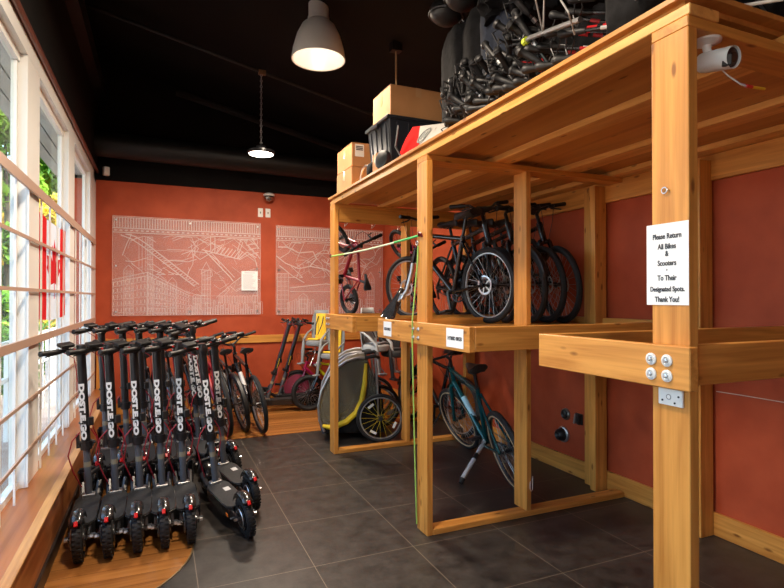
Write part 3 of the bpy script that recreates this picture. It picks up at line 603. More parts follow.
# ---------------------------------------------------------------- bicycles
def wheel_parts(parent, name, c, r, tyre=.024, rimm=ALU, spokem=ALU, tm=None, n=28, m4=None, disc=False, cassette=False, cover=None, nsp=28):
    """c in local space, wheel plane xz; m4 = steering transform"""
    X = (lambda b: b.xf(m4)) if m4 else (lambda b: b)
    c = V(c); w_ = X(B().ring(c, (0, 1, 0), r - tyre, tyre, 40, 8)).build(name, tm or RUBBER, parent, smooth=True)
    ri = r - tyre * 2
    X(B().ring(c, (0, 1, 0), ri, .009, 36, 6, 1.2)).build('rim', rimm, w_, smooth=True)
    s_ = B()
    for k in range(nsp):
        a = 2*pi*k/nsp; b_ = a + (.5 if k % 2 else -.5); sd = .028 * (1 if (k // 2) % 2 else -1)
        s_.tube([c + V((cos(b_)*.02, sd, sin(b_)*.02)), c + V((cos(a)*ri, 0, sin(a)*ri))], .0014 * max(1, r / .3), 3, cap=False)
    X(s_).build('spokes', spokem, w_)
    h = B().cyl(c + V((0, -.045, 0)), c + V((0, .045, 0)), .016, n=10); h.cyl(c + V((0, -.036, 0)), c + V((0, -.030, 0)), .026, n=12); h.cyl(c + V((0, .030, 0)), c + V((0, .036, 0)), .026, n=12)
    X(h).build('hub', BLACKM, w_, smooth=True)
    if disc:
        d = B().ring(c + V((0, .04, 0)), (0, 1, 0), .07, .009, 28, 4, .15)
        for k in range(5): a = 2*pi*k/5; d.bar(c + V((0, .04, 0)), c + V((cos(a)*.065, .04, sin(a)*.065)), .003, .012)
        X(d).build('brake_disc', CHROME, w_)
    if cassette:
        d = B()
        for k in range(6): d.cyl(c + V((0, -.036 - k*.004, 0)), c + V((0, -.038 - k*.004, 0)), .055 - k*.006, n=18)
        X(d).build('cassette', STEEL, w_)
    if cover:
        X(B().lathe([(ri*.95, -.004), (ri*.3, -.022), (ri*.3, .022), (ri*.95, .004)], c, (0, 1, 0), 28)).build('wheel_cover', cover, w_, smooth=True)
    return w_
def bike(label, fm, loc, rot, s=1.0, bw=1.0, wr=.33, steer=0, bars='flat', fork=None, guards=False, rimm=ALU, spokem=ALU, accent=None, seat=True, tyre=.024, stand=True, group=None, step=False, cover=None, disc=True, name='bicycle', lamp=False, sidewall=None):
    t = empty(name, loc, rot, label, 'bicycle', group)
    wb = 1.06 * s; ra = V((-.48*s, 0, wr)); fa = V((.58*s, 0, wr)); bb = V((-.06*s, 0, max(wr - .05*s, .12)))
    top = V((-.20*s, 0, wr + .42*s)); hb = V((.42*s, 0, wr + .36*s)); ht = V((.375*s, 0, wr + .50*s)); tr = .0205 * (s ** .5)
    f = B(); f.tube([bb, top], tr, 10); f.tube([hb + V((0,0,.02)), bb], tr*1.25, 10); f.tube([hb - (ht-hb)*.05, ht + (ht-hb)*.05], tr*1.3, 12)
    if step: f.tube([hb + (ht-hb)*.6, V((.12*s, 0, wr+.20*s)), bb + (top-bb)*.35], tr, 10)
    else: f.tube([ht - (ht-hb)*.15, top - V((0,0,.03*s))], tr, 10)
    for sd in (-1, 1):
        f.tube([bb + V((-.02, sd*.03, 0)), bb + V((-.10*s, sd*.05, .01)), ra + V((0, sd*.06, 0))], tr*.55, 7)
        f.tube([top + V((0, sd*.015, -.05*s)), ra + V((0, sd*.06, 0))], tr*.5, 7)
    f.build('frame', fm, t, smooth=True)
    if accent: B().tube([hb + V((-.02, 0, .02)) * 1 + (bb-hb)*.30 + V((0, -.004, .004)), hb + (bb-hb)*.62 + V((0, -.004, .006))], tr*1.28, 10).build('frame_decal', accent, t)
    ax = (ht - hb).normalized(); m4 = M.Translation(hb) @ M.Rotation(R(steer), 4, ax) @ M.Translation(-hb)
    fk = B()
    for sd in (-1, 1): fk.tube([hb + V((0, sd*.045, -.01)), hb + V((.03*s, sd*.052, -.10*s)), fa + V((-.015, sd*.055, .01))], [tr, tr*1.05, tr*.7], 8)
    fk.tube([hb + V((0, -.05, -.01)), hb + V((0, .05, -.01))], tr, 8); fk.xf(m4).build('fork', fork or fm, t, smooth=True)
    wheel_parts(t, 'rear_wheel', ra, wr, tyre, rimm, spokem, disc=disc, cassette=True, cover=cover)
    wf = wheel_parts(t, 'front_wheel', fa, wr, tyre, rimm, spokem, m4=m4, disc=disc, cover=cover)
    if sidewall:
        for c, p, mm in ((ra, t, None), (fa, t, m4)):
            for sd in (-1, 1):
                b = B().ring(c + V((0, sd*tyre*.72, 0)), (0, 1, 0), wr - tyre*1.7, .006, 40, 5)
                if mm: b.xf(mm)
                b.build('tyre_sidewall', sidewall, p, smooth=True)
    # handlebar
    if bars == 'flat': pts = [(-.02, -.31, .03), (-.01, -.12, .02), (0, 0, 0), (-.01, .12, .02), (-.02, .31, .03)]
    elif bars == 'rise': pts = [(-.10, -.30, .07), (-.03, -.14, .06), (0, -.04, 0), (0, .04, 0), (-.03, .14, .06), (-.10, .30, .07)]
    else: pts = [(-.18, -.27, .08), (-.02, -.22, .09), (.02, -.06, .02), (0, 0, 0), (.02, .06, .02), (-.02, .22, .09), (-.18, .27, .08)]
    ks = s ** .6; bc = ht + ax * (.10*s) + V((.05*s, 0, .02)); P = [bc + V((p[0], p[1] * bw, p[2])) * ks for p in pts]
    h = B().tube(P, .0125, 9).xf(m4); hb_ = h.build('handlebar', BLACKM, t, smooth=True)
    B().tube([ht, ht + ax*.09*s, bc], .016, 9).xf(m4).build('stem', BLACKM, t, smooth=True)
    for a, b_, sd in ((P[0], P[1], -1), (P[-1], P[-2], 1)):
        d = (b_ - a).normalized(); B().tube([a - d*.008, a, a + d*.06*ks, a + d*.125*ks], [.015, .0185, .0165, .0185], 10).xf(m4).build('grip', GRIP, hb_, smooth=True)
        q = a + d*.16*ks; B().tube([q + V((.01, 0, 0)), q + V((.05, -sd*.0, -.02)), q - d*.09*ks + V((.055, 0, -.045))], [.009, .008, .005], 7).xf(m4).build('brake_lever', BLACKM, hb_, smooth=True)
    cb = B(); 
    for sd in (-1, 1): cb.tube([P[0 if sd < 0 else -1] * .6 + bc * .4, bc + V((.14*ks, sd*.06, .02)), bc + V((.12*ks, sd*.04, -.12*ks)), hb + V((.02, sd*.03, 0))], .0028, 5)
    cb.xf(m4).build('brake_cable', BLACK, t)
    if lamp: B().cyl(bc + V((.05, .02, -.03)), bc + V((.10, .02, -.035)), .022, .028, 12).xf(m4).build('front_light', BLACK, t, smooth=True)
    if seat:
        sp = top + (top-bb).normalized() * .15 * s
        B().tube([top - (top-bb).normalized()*.04, sp], .0135, 9).build('seat_post', BLACKM, t, smooth=True)
        saddle_shape(B(), sp + V((0, 0, .035*s)), s).build('saddle', BLACK, t, smooth=True)
    ck = B(); ck.ring(bb + V((0, -.05, 0)), (0, 1, 0), .085*s, .006, 28, 5); ck.ring(bb + V((0, -.05, 0)), (0, 1, 0), .035*s, .008, 18, 5)
    for k in range(5): a = 2*pi*k/5; ck.bar(bb + V((0, -.05, 0)), bb + V((cos(a)*.085*s, -.05, sin(a)*.085*s)), .006, .010)
    ck.cyl(bb + V((0, -.065, 0)), bb + V((0, .065, 0)), .018, n=12)
    a = rnd.uniform(0, 6.2); pe = V((cos(a), 0, sin(a))) * .165 * s
    ck.bar(bb + V((0, -.075, 0)), bb + pe + V((0, -.085, 0)), .014, .022); ck.bar(bb + V((0, .065, 0)), bb - pe + V((0, .075, 0)), .014, .022); cr = ck.build('crankset', BLACKM, t, smooth=True)
    for sd, q in ((-1, pe), (1, -pe)): B().obox(bb + q + V((0, sd*.13, 0)), (.09*s, .085, .02), (0, .2, 0)).build('pedal', BLACK, cr, bevel=.004)
    ch = B(); c1, c2 = bb + V((0, -.052, 0)), ra + V((0, -.048, 0)); r1, r2_ = .087*s, .038*s
    ch.tube([c1 + V((0, 0, r1)), c2 + V((0, 0, r2_)), c2 + V((-r2_, 0, 0)), c2 + V((0, 0, -r2_)), c1 + V((0, 0, -r1)), c1 + V((r1, 0, 0))], .005, 5, closed=True); ch.build('chain', STEEL, t)
    B().bar(ra + V((.01, -.06, -.03)), ra + V((.03, -.062, -.11*s)), .014, .02).build('derailleur', BLACKM, t)
    if guards:
        for c, a0, a1, mm in ((ra, 20, 190, None), (fa, 10, 170, m4)):
            b = B(); R0 = wr + .018; n = 16; vs = []
            for k in range(n + 1):
                a = R(a0 + (a1 - a0) * k / n)
                for q, dr_ in ((-.028, -.008), (-.015, .004), (.015, .004), (.028, -.008)): vs.append(c + V((cos(a)*(R0+dr_), q, sin(a)*(R0+dr_))))
            b.add(vs, [(k*4+j, k*4+4+j, k*4+5+j, k*4+1+j) for k in range(n) for j in range(3)])
            if mm: b.xf(mm)
            o = b.build('mudguard', BLACK, t, smooth=True); so_ = o.modifiers.new('solid', 'SOLIDIFY'); so_.thickness = .003
    if stand: B().tube([bb + V((-.12*s, .04, -.02)), V((-.16*s, .17*s, .008))], [.010, .008], 8).build('kickstand', BLACKM, t, smooth=True)
    return t
def saddle_shape(b, c, s=1.0, rot=None):
    prof = [(-.13, .050, .012), (-.125, .072, .004), (-.09, .078, 0), (-.04, .062, -.002), (.02, .034, .0), (.08, .022, .0), (.13, .016, -.004), (.145, .008, -.012)]
    vs = []; n = 12
    for x, w_, z in prof:
        for j in range(n):
            a = 2*pi*j/n; y = cos(a) * w_; zz = sin(a)
            vs.append(V((x, y, z + (zz * .018 if zz > 0 else zz * (.045 if abs(cos(a)) > .5 else .03)) - .012 * (abs(cos(a)) > .95))) * s)
    fs = [(i*n+j, i*n+(j+1)%n, (i+1)*n+(j+1)%n, (i+1)*n+j) for i in range(len(prof)-1) for j in range(n)] + [tuple(range(n)), tuple(range((len(prof)-1)*n, len(prof)*n))]
    vs = [(rot @ v if rot else v) + V(c) for v in vs]; b.add(vs, fs)
    for sd in (-1, 1):
        q = [V((-.10, sd*.03, -.03))*s, V((-.02, sd*.022, -.055))*s, V((.10, sd*.008, -.02))*s]; b.tube([(rot @ v if rot else v) + V(c) for v in q], .0045*s, 6)
    return b
FMK = mat('gloss_black_frame', (.012, .012, .014), .22, .2, coat=.5); FGR = mat('graphite_frame', (.05, .055, .06), .25, .5, coat=.5); FTE = mat('teal_frame', (.004, .09, .105), .25, .45, coat=.6)
FRD = mat('red_frame', (.30, .008, .025), .3, .1, coat=.5); FMG = mat('magenta_frame', (.42, .01, .09), .3, .1, coat=.5); FYG = mat('lime_frame', (.62, .72, .02), .3, 0, coat=.5); FBL = mat('blue_black_frame', (.02, .05, .09), .25, .3, coat=.5)
TANW = mat('tan_sidewall', (.50, .36, .22), .7); DKRIM = mat('dark_rim', (.03, .03, .035), .3, .5); WDEC = mat('white_decal', (.6, .6, .62), .5); PINK = mat('pink_disc', (.30, .035, .08), .5)
def at(x, y, z, hd, lean=0): return dict(loc=(x, y, z), rot=(R(lean), 0, R(hd)))
# on the shelves: they stand along the rack, wheels bridging two shelves
ZS = 1.283
G = 'bikes on the upper rack'
def bikexy(label, fm, ax_, ay, bx, by, z, lean=0, **k):
    """rear contact a, front contact b"""
    L_ = math.hypot(bx-ax_, by-ay); s = L_ / 1.06; hd = math.atan2(by-ay, bx-ax_); f = .48 / 1.06
    return bike(label, fm, (ax_ + (bx-ax_)*f, ay + (by-ay)*f, z), (R(lean), 0, hd), s=s, **k)
bikexy('black hybrid bicycle at the front of the upper rack, back wheel beside the middle post', FMK, 2.43, 3.62, 2.24, 4.68, ZS, wr=.305, steer=13, lean=-2, group=G, bw=.85, stand=False)
bikexy('black bicycle second in on the upper rack, handlebar turned over the middle shelf', FGR, 2.62, 4.70, 2.58, 3.62, ZS, wr=.31, steer=-10, bars='rise', lean=4, bw=.85, group=G, stand=False, rimm=DKRIM)
bikexy('black bicycle third in on the upper rack, half hidden by the inner post', FMK, 2.80, 4.64, 2.76, 3.54, ZS, wr=.31, steer=-7, lean=4, bw=.85, group=G, stand=False, rimm=DKRIM, guards=True)
bikexy('dark graphite bicycle fourth in on the upper rack, second from the red wall', FGR, 2.95, 4.60, 2.90, 3.50, ZS, wr=.315, steer=-6, lean=4, bw=.8, group=G, stand=False, rimm=DKRIM, lamp=True)
bikexy('black bicycle nearest the red wall on the upper rack, looping cables at its bars', FMK, 3.08, 4.52, 3.01, 3.43, ZS, wr=.315, steer=-8, lean=5, bw=.8, group=G, stand=False, rimm=DKRIM)
bikexy('small blue and black bicycle on the far upper shelf, behind the front hybrid', FBL, 2.05, 4.80, 1.98, 3.60, ZS, wr=.27, steer=20, lean=-3, stand=False, accent=mat('sky_blue_decal', (.02, .30, .50), .4)) if False else None
# teal bike under the middle shelf
bikexy('teal bicycle with tan sidewalls leaning on its stand below the middle shelf', FTE, 2.55, 3.42, 2.80, 4.54, 0, wr=.32, lean=-16, steer=14, bars='flat', sidewall=TANW, rimm=DKRIM, stand=False, accent=mat('pale_decal', (.45, .7, .75), .4), name='bicycle')
ks_ = empty('double_kickstand', (2.24, 3.72, 0), label='long silver support leg propping up the teal bicycle', cat='stand')
B().tube([(.32, .16, .27), (0, 0, .035)], [.017, .020], 10).build('leg', mat('pale_silver', (.62, .62, .62), .4, .2), ks_, smooth=True); B().tube([(.005, .003, .04), (-.02, -.01, .008)], .022, 10).build('foot', BLACK, ks_, smooth=True); B().tube([(.20, .10, .185), (.16, .08, .155)], .0205, 10).build('decal_band', BLACK, ks_, smooth=True)
bikexy('dark bicycle standing deep in the rack behind the teal bicycle', FMK, 2.95, 4.95, 2.86, 6.0, 0, wr=.31, lean=4, bars='swept', guards=True, rimm=ALU)
# bikes in the far bay, rear wheels to the room
rw = [(1.06, 5.98, .98, 7.02, 'black bicycle with a pale frame decal, rightmost by the far wall', FMK, 'rise', -9, True, False),
      (.90, 6.14, .80, 7.16, 'grey green bicycle with wide saddle, second from right by the far wall', FGR, 'swept', -12, True, True),
      (.70, 6.00, .60, 7.03, 'black and red bicycle, third from right by the far wall', FRD, 'rise', -9, False, False),
      (.48, 6.10, .38, 7.12, 'black bicycle partly hidden behind the scooter stems, fourth from right', FMK, 'flat', -8, True, False),
      (.24, 6.02, .14, 7.04, 'graphite bicycle behind the middle scooters', FGR, 'swept', -8, False, True),
      (-.02, 6.12, -.10, 7.12, 'black bicycle nearest the window ledge in the far row', FMK, 'rise', -6, False, False)]
for i, (a, b_, c, d, l, m_, br, ln_, dc, gd) in enumerate(rw):
    bikexy(l, m_, a, b_, c, d, .003, wr=.325, lean=ln_, steer=(18, 14, 20, 12, 16, 14)[i], bars=br, guards=gd, accent=WDEC if i == 0 else (mat('red_decal', (.5, .02, .03), .4) if i == 2 else None), group='bicycles in the far row')
# kids bikes in the far corner
bikexy('lime green children bicycle parked by the far wall under a yellow child seat', FYG, 2.66, 6.98, 1.83, 6.92, .003, wr=.235, tyre=.03, lean=0, steer=-8, bars='rise', fork=FMK, rimm=DKRIM, disc=False)
bikexy('small pink wheeled children bicycle behind the lime green one', FMG, 2.52, 7.40, 1.78, 7.40, .003, wr=.24, tyre=.026, lean=0, bars='swept', cover=PINK, disc=False, stand=False)
# hung kids bikes, front wheel up on the hook
def hung(label, fm, x, y, ztop, yaw, s, wr):
    t = bike(label, fm, (0, 0, 0), (0, 0, 0), s=s, wr=wr, bars='flat', tyre=.02, disc=False, stand=False, steer=22, rimm=DKRIM, fork=fm, group='children bicycles hung on hooks')
    m = M.Translation((x, y, ztop)) @ M.Rotation(R(-8), 4, V((.3, .95, 0))) @ M.Rotation(R(yaw), 4, 'Z') @ M.Rotation(R(-90), 4, 'Y') @ M.Translation((-.58*s, 0, -wr))
    t.matrix_basis = m; return t
hung('small red children bicycle hung upright on a hook behind the front post', FRD, 1.72, 5.26, 2.10, 104, .60, .16)
hung('small magenta children bicycle hung upright behind the inner post', FMG, 2.40, 5.24, 2.06, 104, .64, .18)
# loose saddle at the edge of the middle shelf
ls = empty('loose_saddle', (1.575, 3.58, 1.337), label='loose black saddle with silver seat post propped at the edge of the middle shelf', cat='saddle')
nx = V((.45, -.10, .88)).normalized(); nz = V((-.85, -.30, .40)); nz = (nz - nx * nz.dot(nx)).normalized(); ny = nz.cross(nx); SR = M((nx, ny, nz)).transposed()
saddle_shape(B(), (0.0, 0.0, .105), .92, SR).build('saddle', mat('gloss_saddle_vinyl', (.02, .02, .022), .18, coat=.8), ls, smooth=True)
B().tube([(.03, -.02, .125), (.075, -.07, .20), (.10, -.10, .34), (.105, -.11, .40)], [.012, .014, .0135, .0135], 10).build('seat_post', ALU, ls, smooth=True)
B().obox((.05, -.045, .155), (.035, .04, .04), (.3, .4, .2)).build('clamp', CHROME, ls, bevel=.006)
# ---------------------------------------------------------------- child seats
SG = mat('grey_seat_shell', (.22, .23, .24), .45); SY = mat('yellow_cushion', (.85, .55, .03), .7); SK = mat('dark_seat_shell', (.06, .06, .062), .5)
def child_seat(label, loc, hd, shell, cush, lean=0, s=1.0):
    t = empty('child_seat', loc, (R(lean), 0, R(hd)), label, 'child seat', 'bicycle child seats')
    def back(u, v):
        a = (u - .5) * 2.3; w_ = .135 + .03 * sin(v * pi) - .02 * (v > .85); return V((-.12 - .03 * v + .085 * (1 - cos(a)), w_ * sin(a) * 1.05, .10 + .47 * v)) * s
    b = B().sheet(back, 14, 10); o = b.build('back_shell', shell, t, smooth=True); m = o.modifiers.new('solid', 'SOLIDIFY'); m.thickness = .014; m.offset = 0
    b = B().ball(V((.02, 0, .10)) * s, (.16*s, .14*s, .05*s), 16, 8, power=.6); b.build('seat_pan', shell, t, smooth=True)
    B().sheet(lambda u, v: V((-.105 - .03*v + .06 * (1 - cos((u-.5)*1.6)), .105 * sin((u-.5)*1.9), .15 + .37*v)) * s, 8, 8, .018 * s, (1, 0, .05)).build('back_cushion', cush, t, smooth=True)
    B().obox(V((.03, 0, .155)) * s, V((.22, .17, .025)) * s, (0, -.05, 0)).build('seat_cushion', cush, t, bevel=.01, seg=2)
    for sd in (-1, 1):
        B().tube([V((-.10, sd*.145, .30))*s, V((.03, sd*.155, .24))*s, V((.14, sd*.145, .15))*s, V((.17, sd*.14, -.02))*s, V((.19, sd*.14, -.17))*s], [.014*s, .014*s, .020*s, .025*s, .020*s], 10).build('leg_guard', shell, t, smooth=True)
        B().obox(V((.22, sd*.14, -.18))*s, V((.11, .07, .02))*s).build('foot_rest', shell, t, bevel=.005)
    B().tube([V((-.02, .05, .06))*s, V((.0, .05, -.08))*s, V((.14, .045, -.22))*s, V((.14, -.045, -.22))*s, V((0, -.05, -.08))*s, V((-.02, -.05, .06))*s], .008, 8).build('mounting_bar', ALU, t, smooth=True)
    B().tube([V((-.09, .04, .48))*s, V((-.03, .05, .36))*s, V((.03, .02, .22))*s], .007, 6).build('harness', BLACK, t); B().tube([V((-.09, -.04, .48))*s, V((-.03, -.05, .36))*s, V((.03, -.02, .22))*s], .007, 6).build('harness', BLACK, t)
    return t
child_seat('grey child seat with yellow cushion above the lime green bicycle', (1.95, 6.93, .80), 222, SG, SY, s=.92)
child_seat('second grey child seat with yellow cushion, lower and nearer the front post', (2.06, 6.62, .66), 215, SG, SY, s=.85)
child_seat('light grey child seat perched behind the bike trailer, empty shell', (2.35, 5.9, .80), -60, mat('pale_seat_shell', (.45, .46, .46), .45), SG)
child_seat('dark grey child seat beside the inner post, behind the trailer wheel', (2.62, 5.95, .72), -80, SK, SK)
# ---------------------------------------------------------------- bike trailers
MESH = mat('dark_window_mesh', (.15, .13, .085), .6, alpha=.62); TY = mat('trailer_yellow', (.80, .58, .02), .65); TN = mat('trailer_navy', (.03, .045, .085), .7); TG = mat('trailer_green', (.22, .42, .05), .65)
def trailer(label, loc, hd, trim, wrim):
    t = empty('bike_trailer', loc, (0, 0, R(hd)), label, 'bike trailer', 'folding bike trailers')
    arcp = [(.48, .10), (.53, .22), (.54, .36), (.51, .52), (.44, .66), (.35, .76), (.25, .83), (.14, .86), (.04, .86)]; W = .22
    low = [(.66, .10), (.70, .28), (.60, .30), (.40, .20), (.10, .24), (-.12, .26), (-.16, .10)]
    for sd in (-1, 1):
        B().tube([(x, sd*W, z) for x, z in arcp], .014, 8).build('hoop', ALU, t, smooth=True)
        pts = [(x, z) for x, z in arcp] + [(-.05, .60), (-.14, .28)]
        yb = sd * (W - .012)
        B().prism([(x*.985, yb, z*.985) for x, z in arcp] + [(-.06, yb, .55), (-.14, yb, .20), (-.14, yb, .10)], (0, sd*.003, 0)).build('side_window', MESH, t)
        
        B().tube([(.50, sd*W, .16), (.43, sd*W, .145), (.34, sd*W, .16), (.25, sd*W, .20), (.15, sd*W, .29), (.09, sd*W, .42), (.06, sd*W, .60), (.05, sd*W, .80)], [.016, .024, .028, .030, .030, .028, .026, .015], 8).build('border_trim', trim, t, smooth=True)
        B().prism([(x, sd*(W-.006), z) for x, z in [(.48, .09), (.52, .2), (.44, .15), (.34, .14), (.25, .18), (.15, .27), (.07, .40), (-.12, .5), (-.16, .09)]], (0, sd*.004, 0)).build('side_skirt', DARKF, t)
    def hood(u, v):
        k = u * (len(arcp) - 1); i = min(int(k), len(arcp) - 2); f = k - i; a, b_ = arcp[i], arcp[i+1]; return (a[0]*(1-f)+b_[0]*f, -W + 2*W*v, a[1]*(1-f)+b_[1]*f)
    B().sheet(hood, 18, 2, .006, (-.6, 0, -.6)).build('canopy', MESH, t, smooth=True)
    B().sheet(lambda u, v: (.485 + .045*sin(u*pi*.6), -W-.01 + 2*(W+.01)*v, .08 + .24*u), 6, 2, .012, (1, 0, .1)).build('nose_panel', TN, t, smooth=True)
    B().obox((.535, 0, .34), (.03, .42, .045), (0, -.3, 0)).build('nose_stripe', trim, t, bevel=.005)
    B().box(-.16, .48, -W, W, .085, .11).build('floor_pan', DARKF, t)
    B().sheet(lambda u, v: (.04 - .14*u, -W + .02 + 2*(W-.02)*v, .86 - .7*u), 6, 2, .02, (1, 0, 0)).build('back_panel', DARKF, t, smooth=True)
    B().obox((.16, 0, .40), (.04, .38, .42), (0, -.35, 0)).build('seat_back', mat('trailer_seat', (.10, .10, .10), .8), t, bevel=.01)
    B().tube([(.06, -W, .86), (-.05, -W, .88), (-.08, -W*.9, .86), (-.08, W*.9, .86), (-.05, W, .88), (.06, W, .86)], .02, 8).build('push_handle', BLACK, t, smooth=True)
    for sd in (-1, 1):
        B().tube([(-.05, sd*(W+.02), .86), (-.07, sd*(W+.03), .60), (-.08, sd*(W+.03), .25)], .010, 8).build('upright', ALU, t, smooth=True)
        w_ = wheel_parts(t, 'wheel', (-.10, sd*(W+.08), .25), .25, .02, ALU, wrim, nsp=20)
        for a in (.9, 3.6, 5.2): B().obox(V((-.10 + cos(a)*.16, sd*(W+.095), .25 + sin(a)*.16)), (.025, .01, .07), (0, -a + pi/2 if False else -a, 0)).build('reflector', mat('white_reflector', (.75, .75, .72), .4), w_, bevel=.003)
    B().cyl((-.10, -W-.05, .25), (-.10, W+.05, .25), .012, n=8).build('axle', BLACKM, t)
    return t
trailer('yellow and navy folding bike trailer with mesh window, standing behind the front post', (2.11, 5.42, 0.003), 160, TY, TY)
trailer('second bike trailer with green trim, directly behind the yellow one', (2.30, 6.02, 0.003), 160, TG, ALU)
# ---------------------------------------------------------------- electric scooters
SDK = noisy('scooter_deck_rubber', (.018, .019, .020), (.032, .033, .035), 60, .6, spec=.3); SST = mat('scooter_stem_steel', (.11, .12, .145), .35, .3); SGL = mat('scooter_gloss_black', (.014, .014, .015), .22, coat=.5); WLET = mat('white_lettering', (.80, .80, .80), .5)
TAIL = mat('red_tail_lamp', (.50, .01, .01), .25, emit=((1, .02, .01), .06))
def scooter(label, loc, rot, steer=32, text=True, group='electric scooters in rows', rake=0, badge=False, reflector=False, mirror=False):
    t = empty('electric_scooter', loc, rot, label, 'scooter', group)
    def wheel(nm, x, m4=None):
        X = (lambda b: b.xf(m4)) if m4 else (lambda b: b)
        c = V((x, 0, .125)); b = B().ring(c, (0, 1, 0), .098, .027, 36, 10)
        for k in range(30):   # tread blocks
            a = 2*pi*k/30
            for sd in (-1, 1): b.obox(c + V((cos(a + .05*sd)*.1235, sd*.012, sin(a + .05*sd)*.1235)), (.006, .019, .013), (0, -a, 0))
        w_ = X(b).build(nm, RUBBER, t, smooth=True)
        h = B().lathe([(.075, -.028), (.075, .028)], c, (0, 1, 0), 24); h.lathe([(.05, -.036), (.05, .036)], c, (0, 1, 0), 18); h.cyl(c + V((0, -.055, 0)), c + V((0, .055, 0)), .010, n=8)
        X(h).build('hub', SGL, w_, smooth=True)
        X(B().ring(c + V((0, .034, 0)), (0, 1, 0), .055, .004, 24, 5)).build('brake_disc', CHROME, w_)
        return w_
    wheel('rear_wheel', 0)
    # deck: rounded plan, tapered at the tail
    pl_ = [(.115, -.045), (.15, -.070), (.22, -.078), (.56, -.078), (.64, -.055), (.68, -.035)]; pl_ = pl_ + [(x, -y) for x, y in reversed(pl_)]
    B().prism([(x, y, .085) for x, y in pl_], (0, 0, .075)).build('deck', SGL, t, bevel=.006, seg=2)
    B().prism([(x * .975 + .008, y * .93, .1605) for x, y in pl_], (0, 0, .004)).build('deck_mat', SDK, t, bevel=.002)
    if badge: B().prism([(.40, -.045, .1648), (.47, -.045, .1648), (.47, -.005, .1648), (.40, -.005, .1648)], (0, 0, .0008)).build('deck_badge', mat('badge_white', (.55, .55, .55), .5), t)
    for sd in (-1, 1):
        B().bar((.14, sd*.048, .125), (0, sd*.048, .125), .012, .035).build('swing_arm', BLACKM, t)
        B().cyl((.0, sd*.05, .125), (0, sd*.072, .125), .010, n=8).build('axle_bolt', CHROME, t); B().cyl((.06, sd*.05, .115), (.06, sd*.078, .115), .007, n=8).build('axle_bolt', STEEL, t)
    # rear fender and tail light
    n = 12; vs = []
    for k in range(n + 1):
        a = R(132 - 104 * k / n); R0 = .156
        for q in range(7):
            ph = R(-90 + 30 * q); vs.append((cos(a)*(R0 - .022 + .022*cos(ph)), .034*sin(ph), .125 + sin(a)*(R0 - .022 + .022*cos(ph)) + .008))
    o = B().add(vs, [(k*7+j, k*7+7+j, k*7+8+j, k*7+1+j) for k in range(n) for j in range(6)]).build('rear_fender', SGL, t, smooth=True); m = o.modifiers.new('solid', 'SOLIDIFY'); m.thickness = .004
    B().obox((-.104, 0, .246), (.014, .020, .028), (0, .62, 0)).build('tail_light', TAIL, t, bevel=.004, seg=2)
    if reflector: B().obox((.125, .079, .122), (.035, .004, .018)).build('side_reflector', ORANGE, t); B().obox((.125, -.079, .122), (.035, .004, .018)).build('side_reflector', ORANGE, t)
    # neck and stem
    bs = V((.615, 0, .165)); tp = V((.535 - rake, 0, 1.125)); ax = (tp - bs).normalized(); m4 = M.Translation(bs) @ M.Rotation(R(steer), 4, ax) @ M.Translation(-bs)
    B().box(.585, .645, -.04, .04, .162, .180).build('stem_base', CHROME, t, bevel=.004)
    cl = bs + ax * .34
    B().tube([bs, cl], .0215, 16).build('lower_stem', SST, t, smooth=True)
    B().tube([bs + ax*.20 + V((-.0, 0, 0)), bs + ax*.235], .0222, 16).build('stem_sticker', mat('stem_sticker_grey', (.25, .22, .16), .5), t)
    b = B(); b.tube([cl - ax*.02, cl + ax*.035], .036, 14); b.obox(cl + V((.02, 0, .01)), (.06, .085, .03)); b.obox(cl + V((-.01, .045, .04)), (.02, .02, .09)); b.cyl(cl + V((0, -.055, .02)), cl + V((0, .055, .02)), .010, n=8); b.build('folding_clamp', BLACKM, t, smooth=True)
    B().tube([cl + ax*.03, tp], [.0275, .0275], 18).build('stem', BLACKM, t, smooth=True)
    b = B(); b.obox(cl + ax*.17 + V((-.03, -.035, 0)), (.03, .035, .055), (0, 0, .3)); b.ring(cl + ax*.16, ax, .033, .006, 16, 5); b.build('latch', BLACK, t, bevel=.004)
    if text:
        q = text_b('DOST.E.GO', .043, bs + ax*.575 + V((-.0262, .0085, 0)), -ax, (-.27, -.96, 0), bold=.0028, sx=1.70); q.build('lettering', WLET, t)
    # front arm, wheel, fender
    wheel('front_wheel', .86)
    b = B()
    for sd in (-1, 1): b.tube([(.66, sd*.045, .14), (.76, sd*.052, .20), (.86, sd*.052, .125)], [.02, .018, .014], 8); b.tube([(.72, sd*.055, .30), (.80, sd*.058, .21)], .017, 10)
    b.tube([(.60, 0, .30), (.72, -.06, .31), (.72, .06, .31)], .016, 8); b.build('front_suspension', BLACKM, t, smooth=True)
    n = 10; vs = []
    for k in range(n + 1):
        a = R(20 + 150 * k / n)
        for q in range(5): ph = R(-90 + 45*q); vs.append((.86 + cos(a)*(.118 + .022*cos(ph)), .036*sin(ph), .135 + sin(a)*(.118 + .022*cos(ph))))
    o = B().add(vs, [(k*5+j, k*5+5+j, k*5+6+j, k*5+1+j) for k in range(n) for j in range(4)]).build('front_fender', SGL, t, smooth=True); m = o.modifiers.new('solid', 'SOLIDIFY'); m.thickness = .004
    # red cables looping from the stem
    b = B(); b.tube([cl + ax*.10 + V((-.02, .03, 0)), cl + V((-.03, .075, .05)), cl + V((-.01, .105, -.05)), cl + V((.03, .085, -.17)), V((.70, .05, .20))], .0042, 6)
    b.tube([cl + ax*.12 + V((-.02, -.03, 0)), cl + V((-.01, -.06, .06)), cl + V((.02, -.075, -.03)), cl + V((.05, -.05, -.16))], .0036, 6); b.build('brake_cable', REDCAB, t, smooth=True)
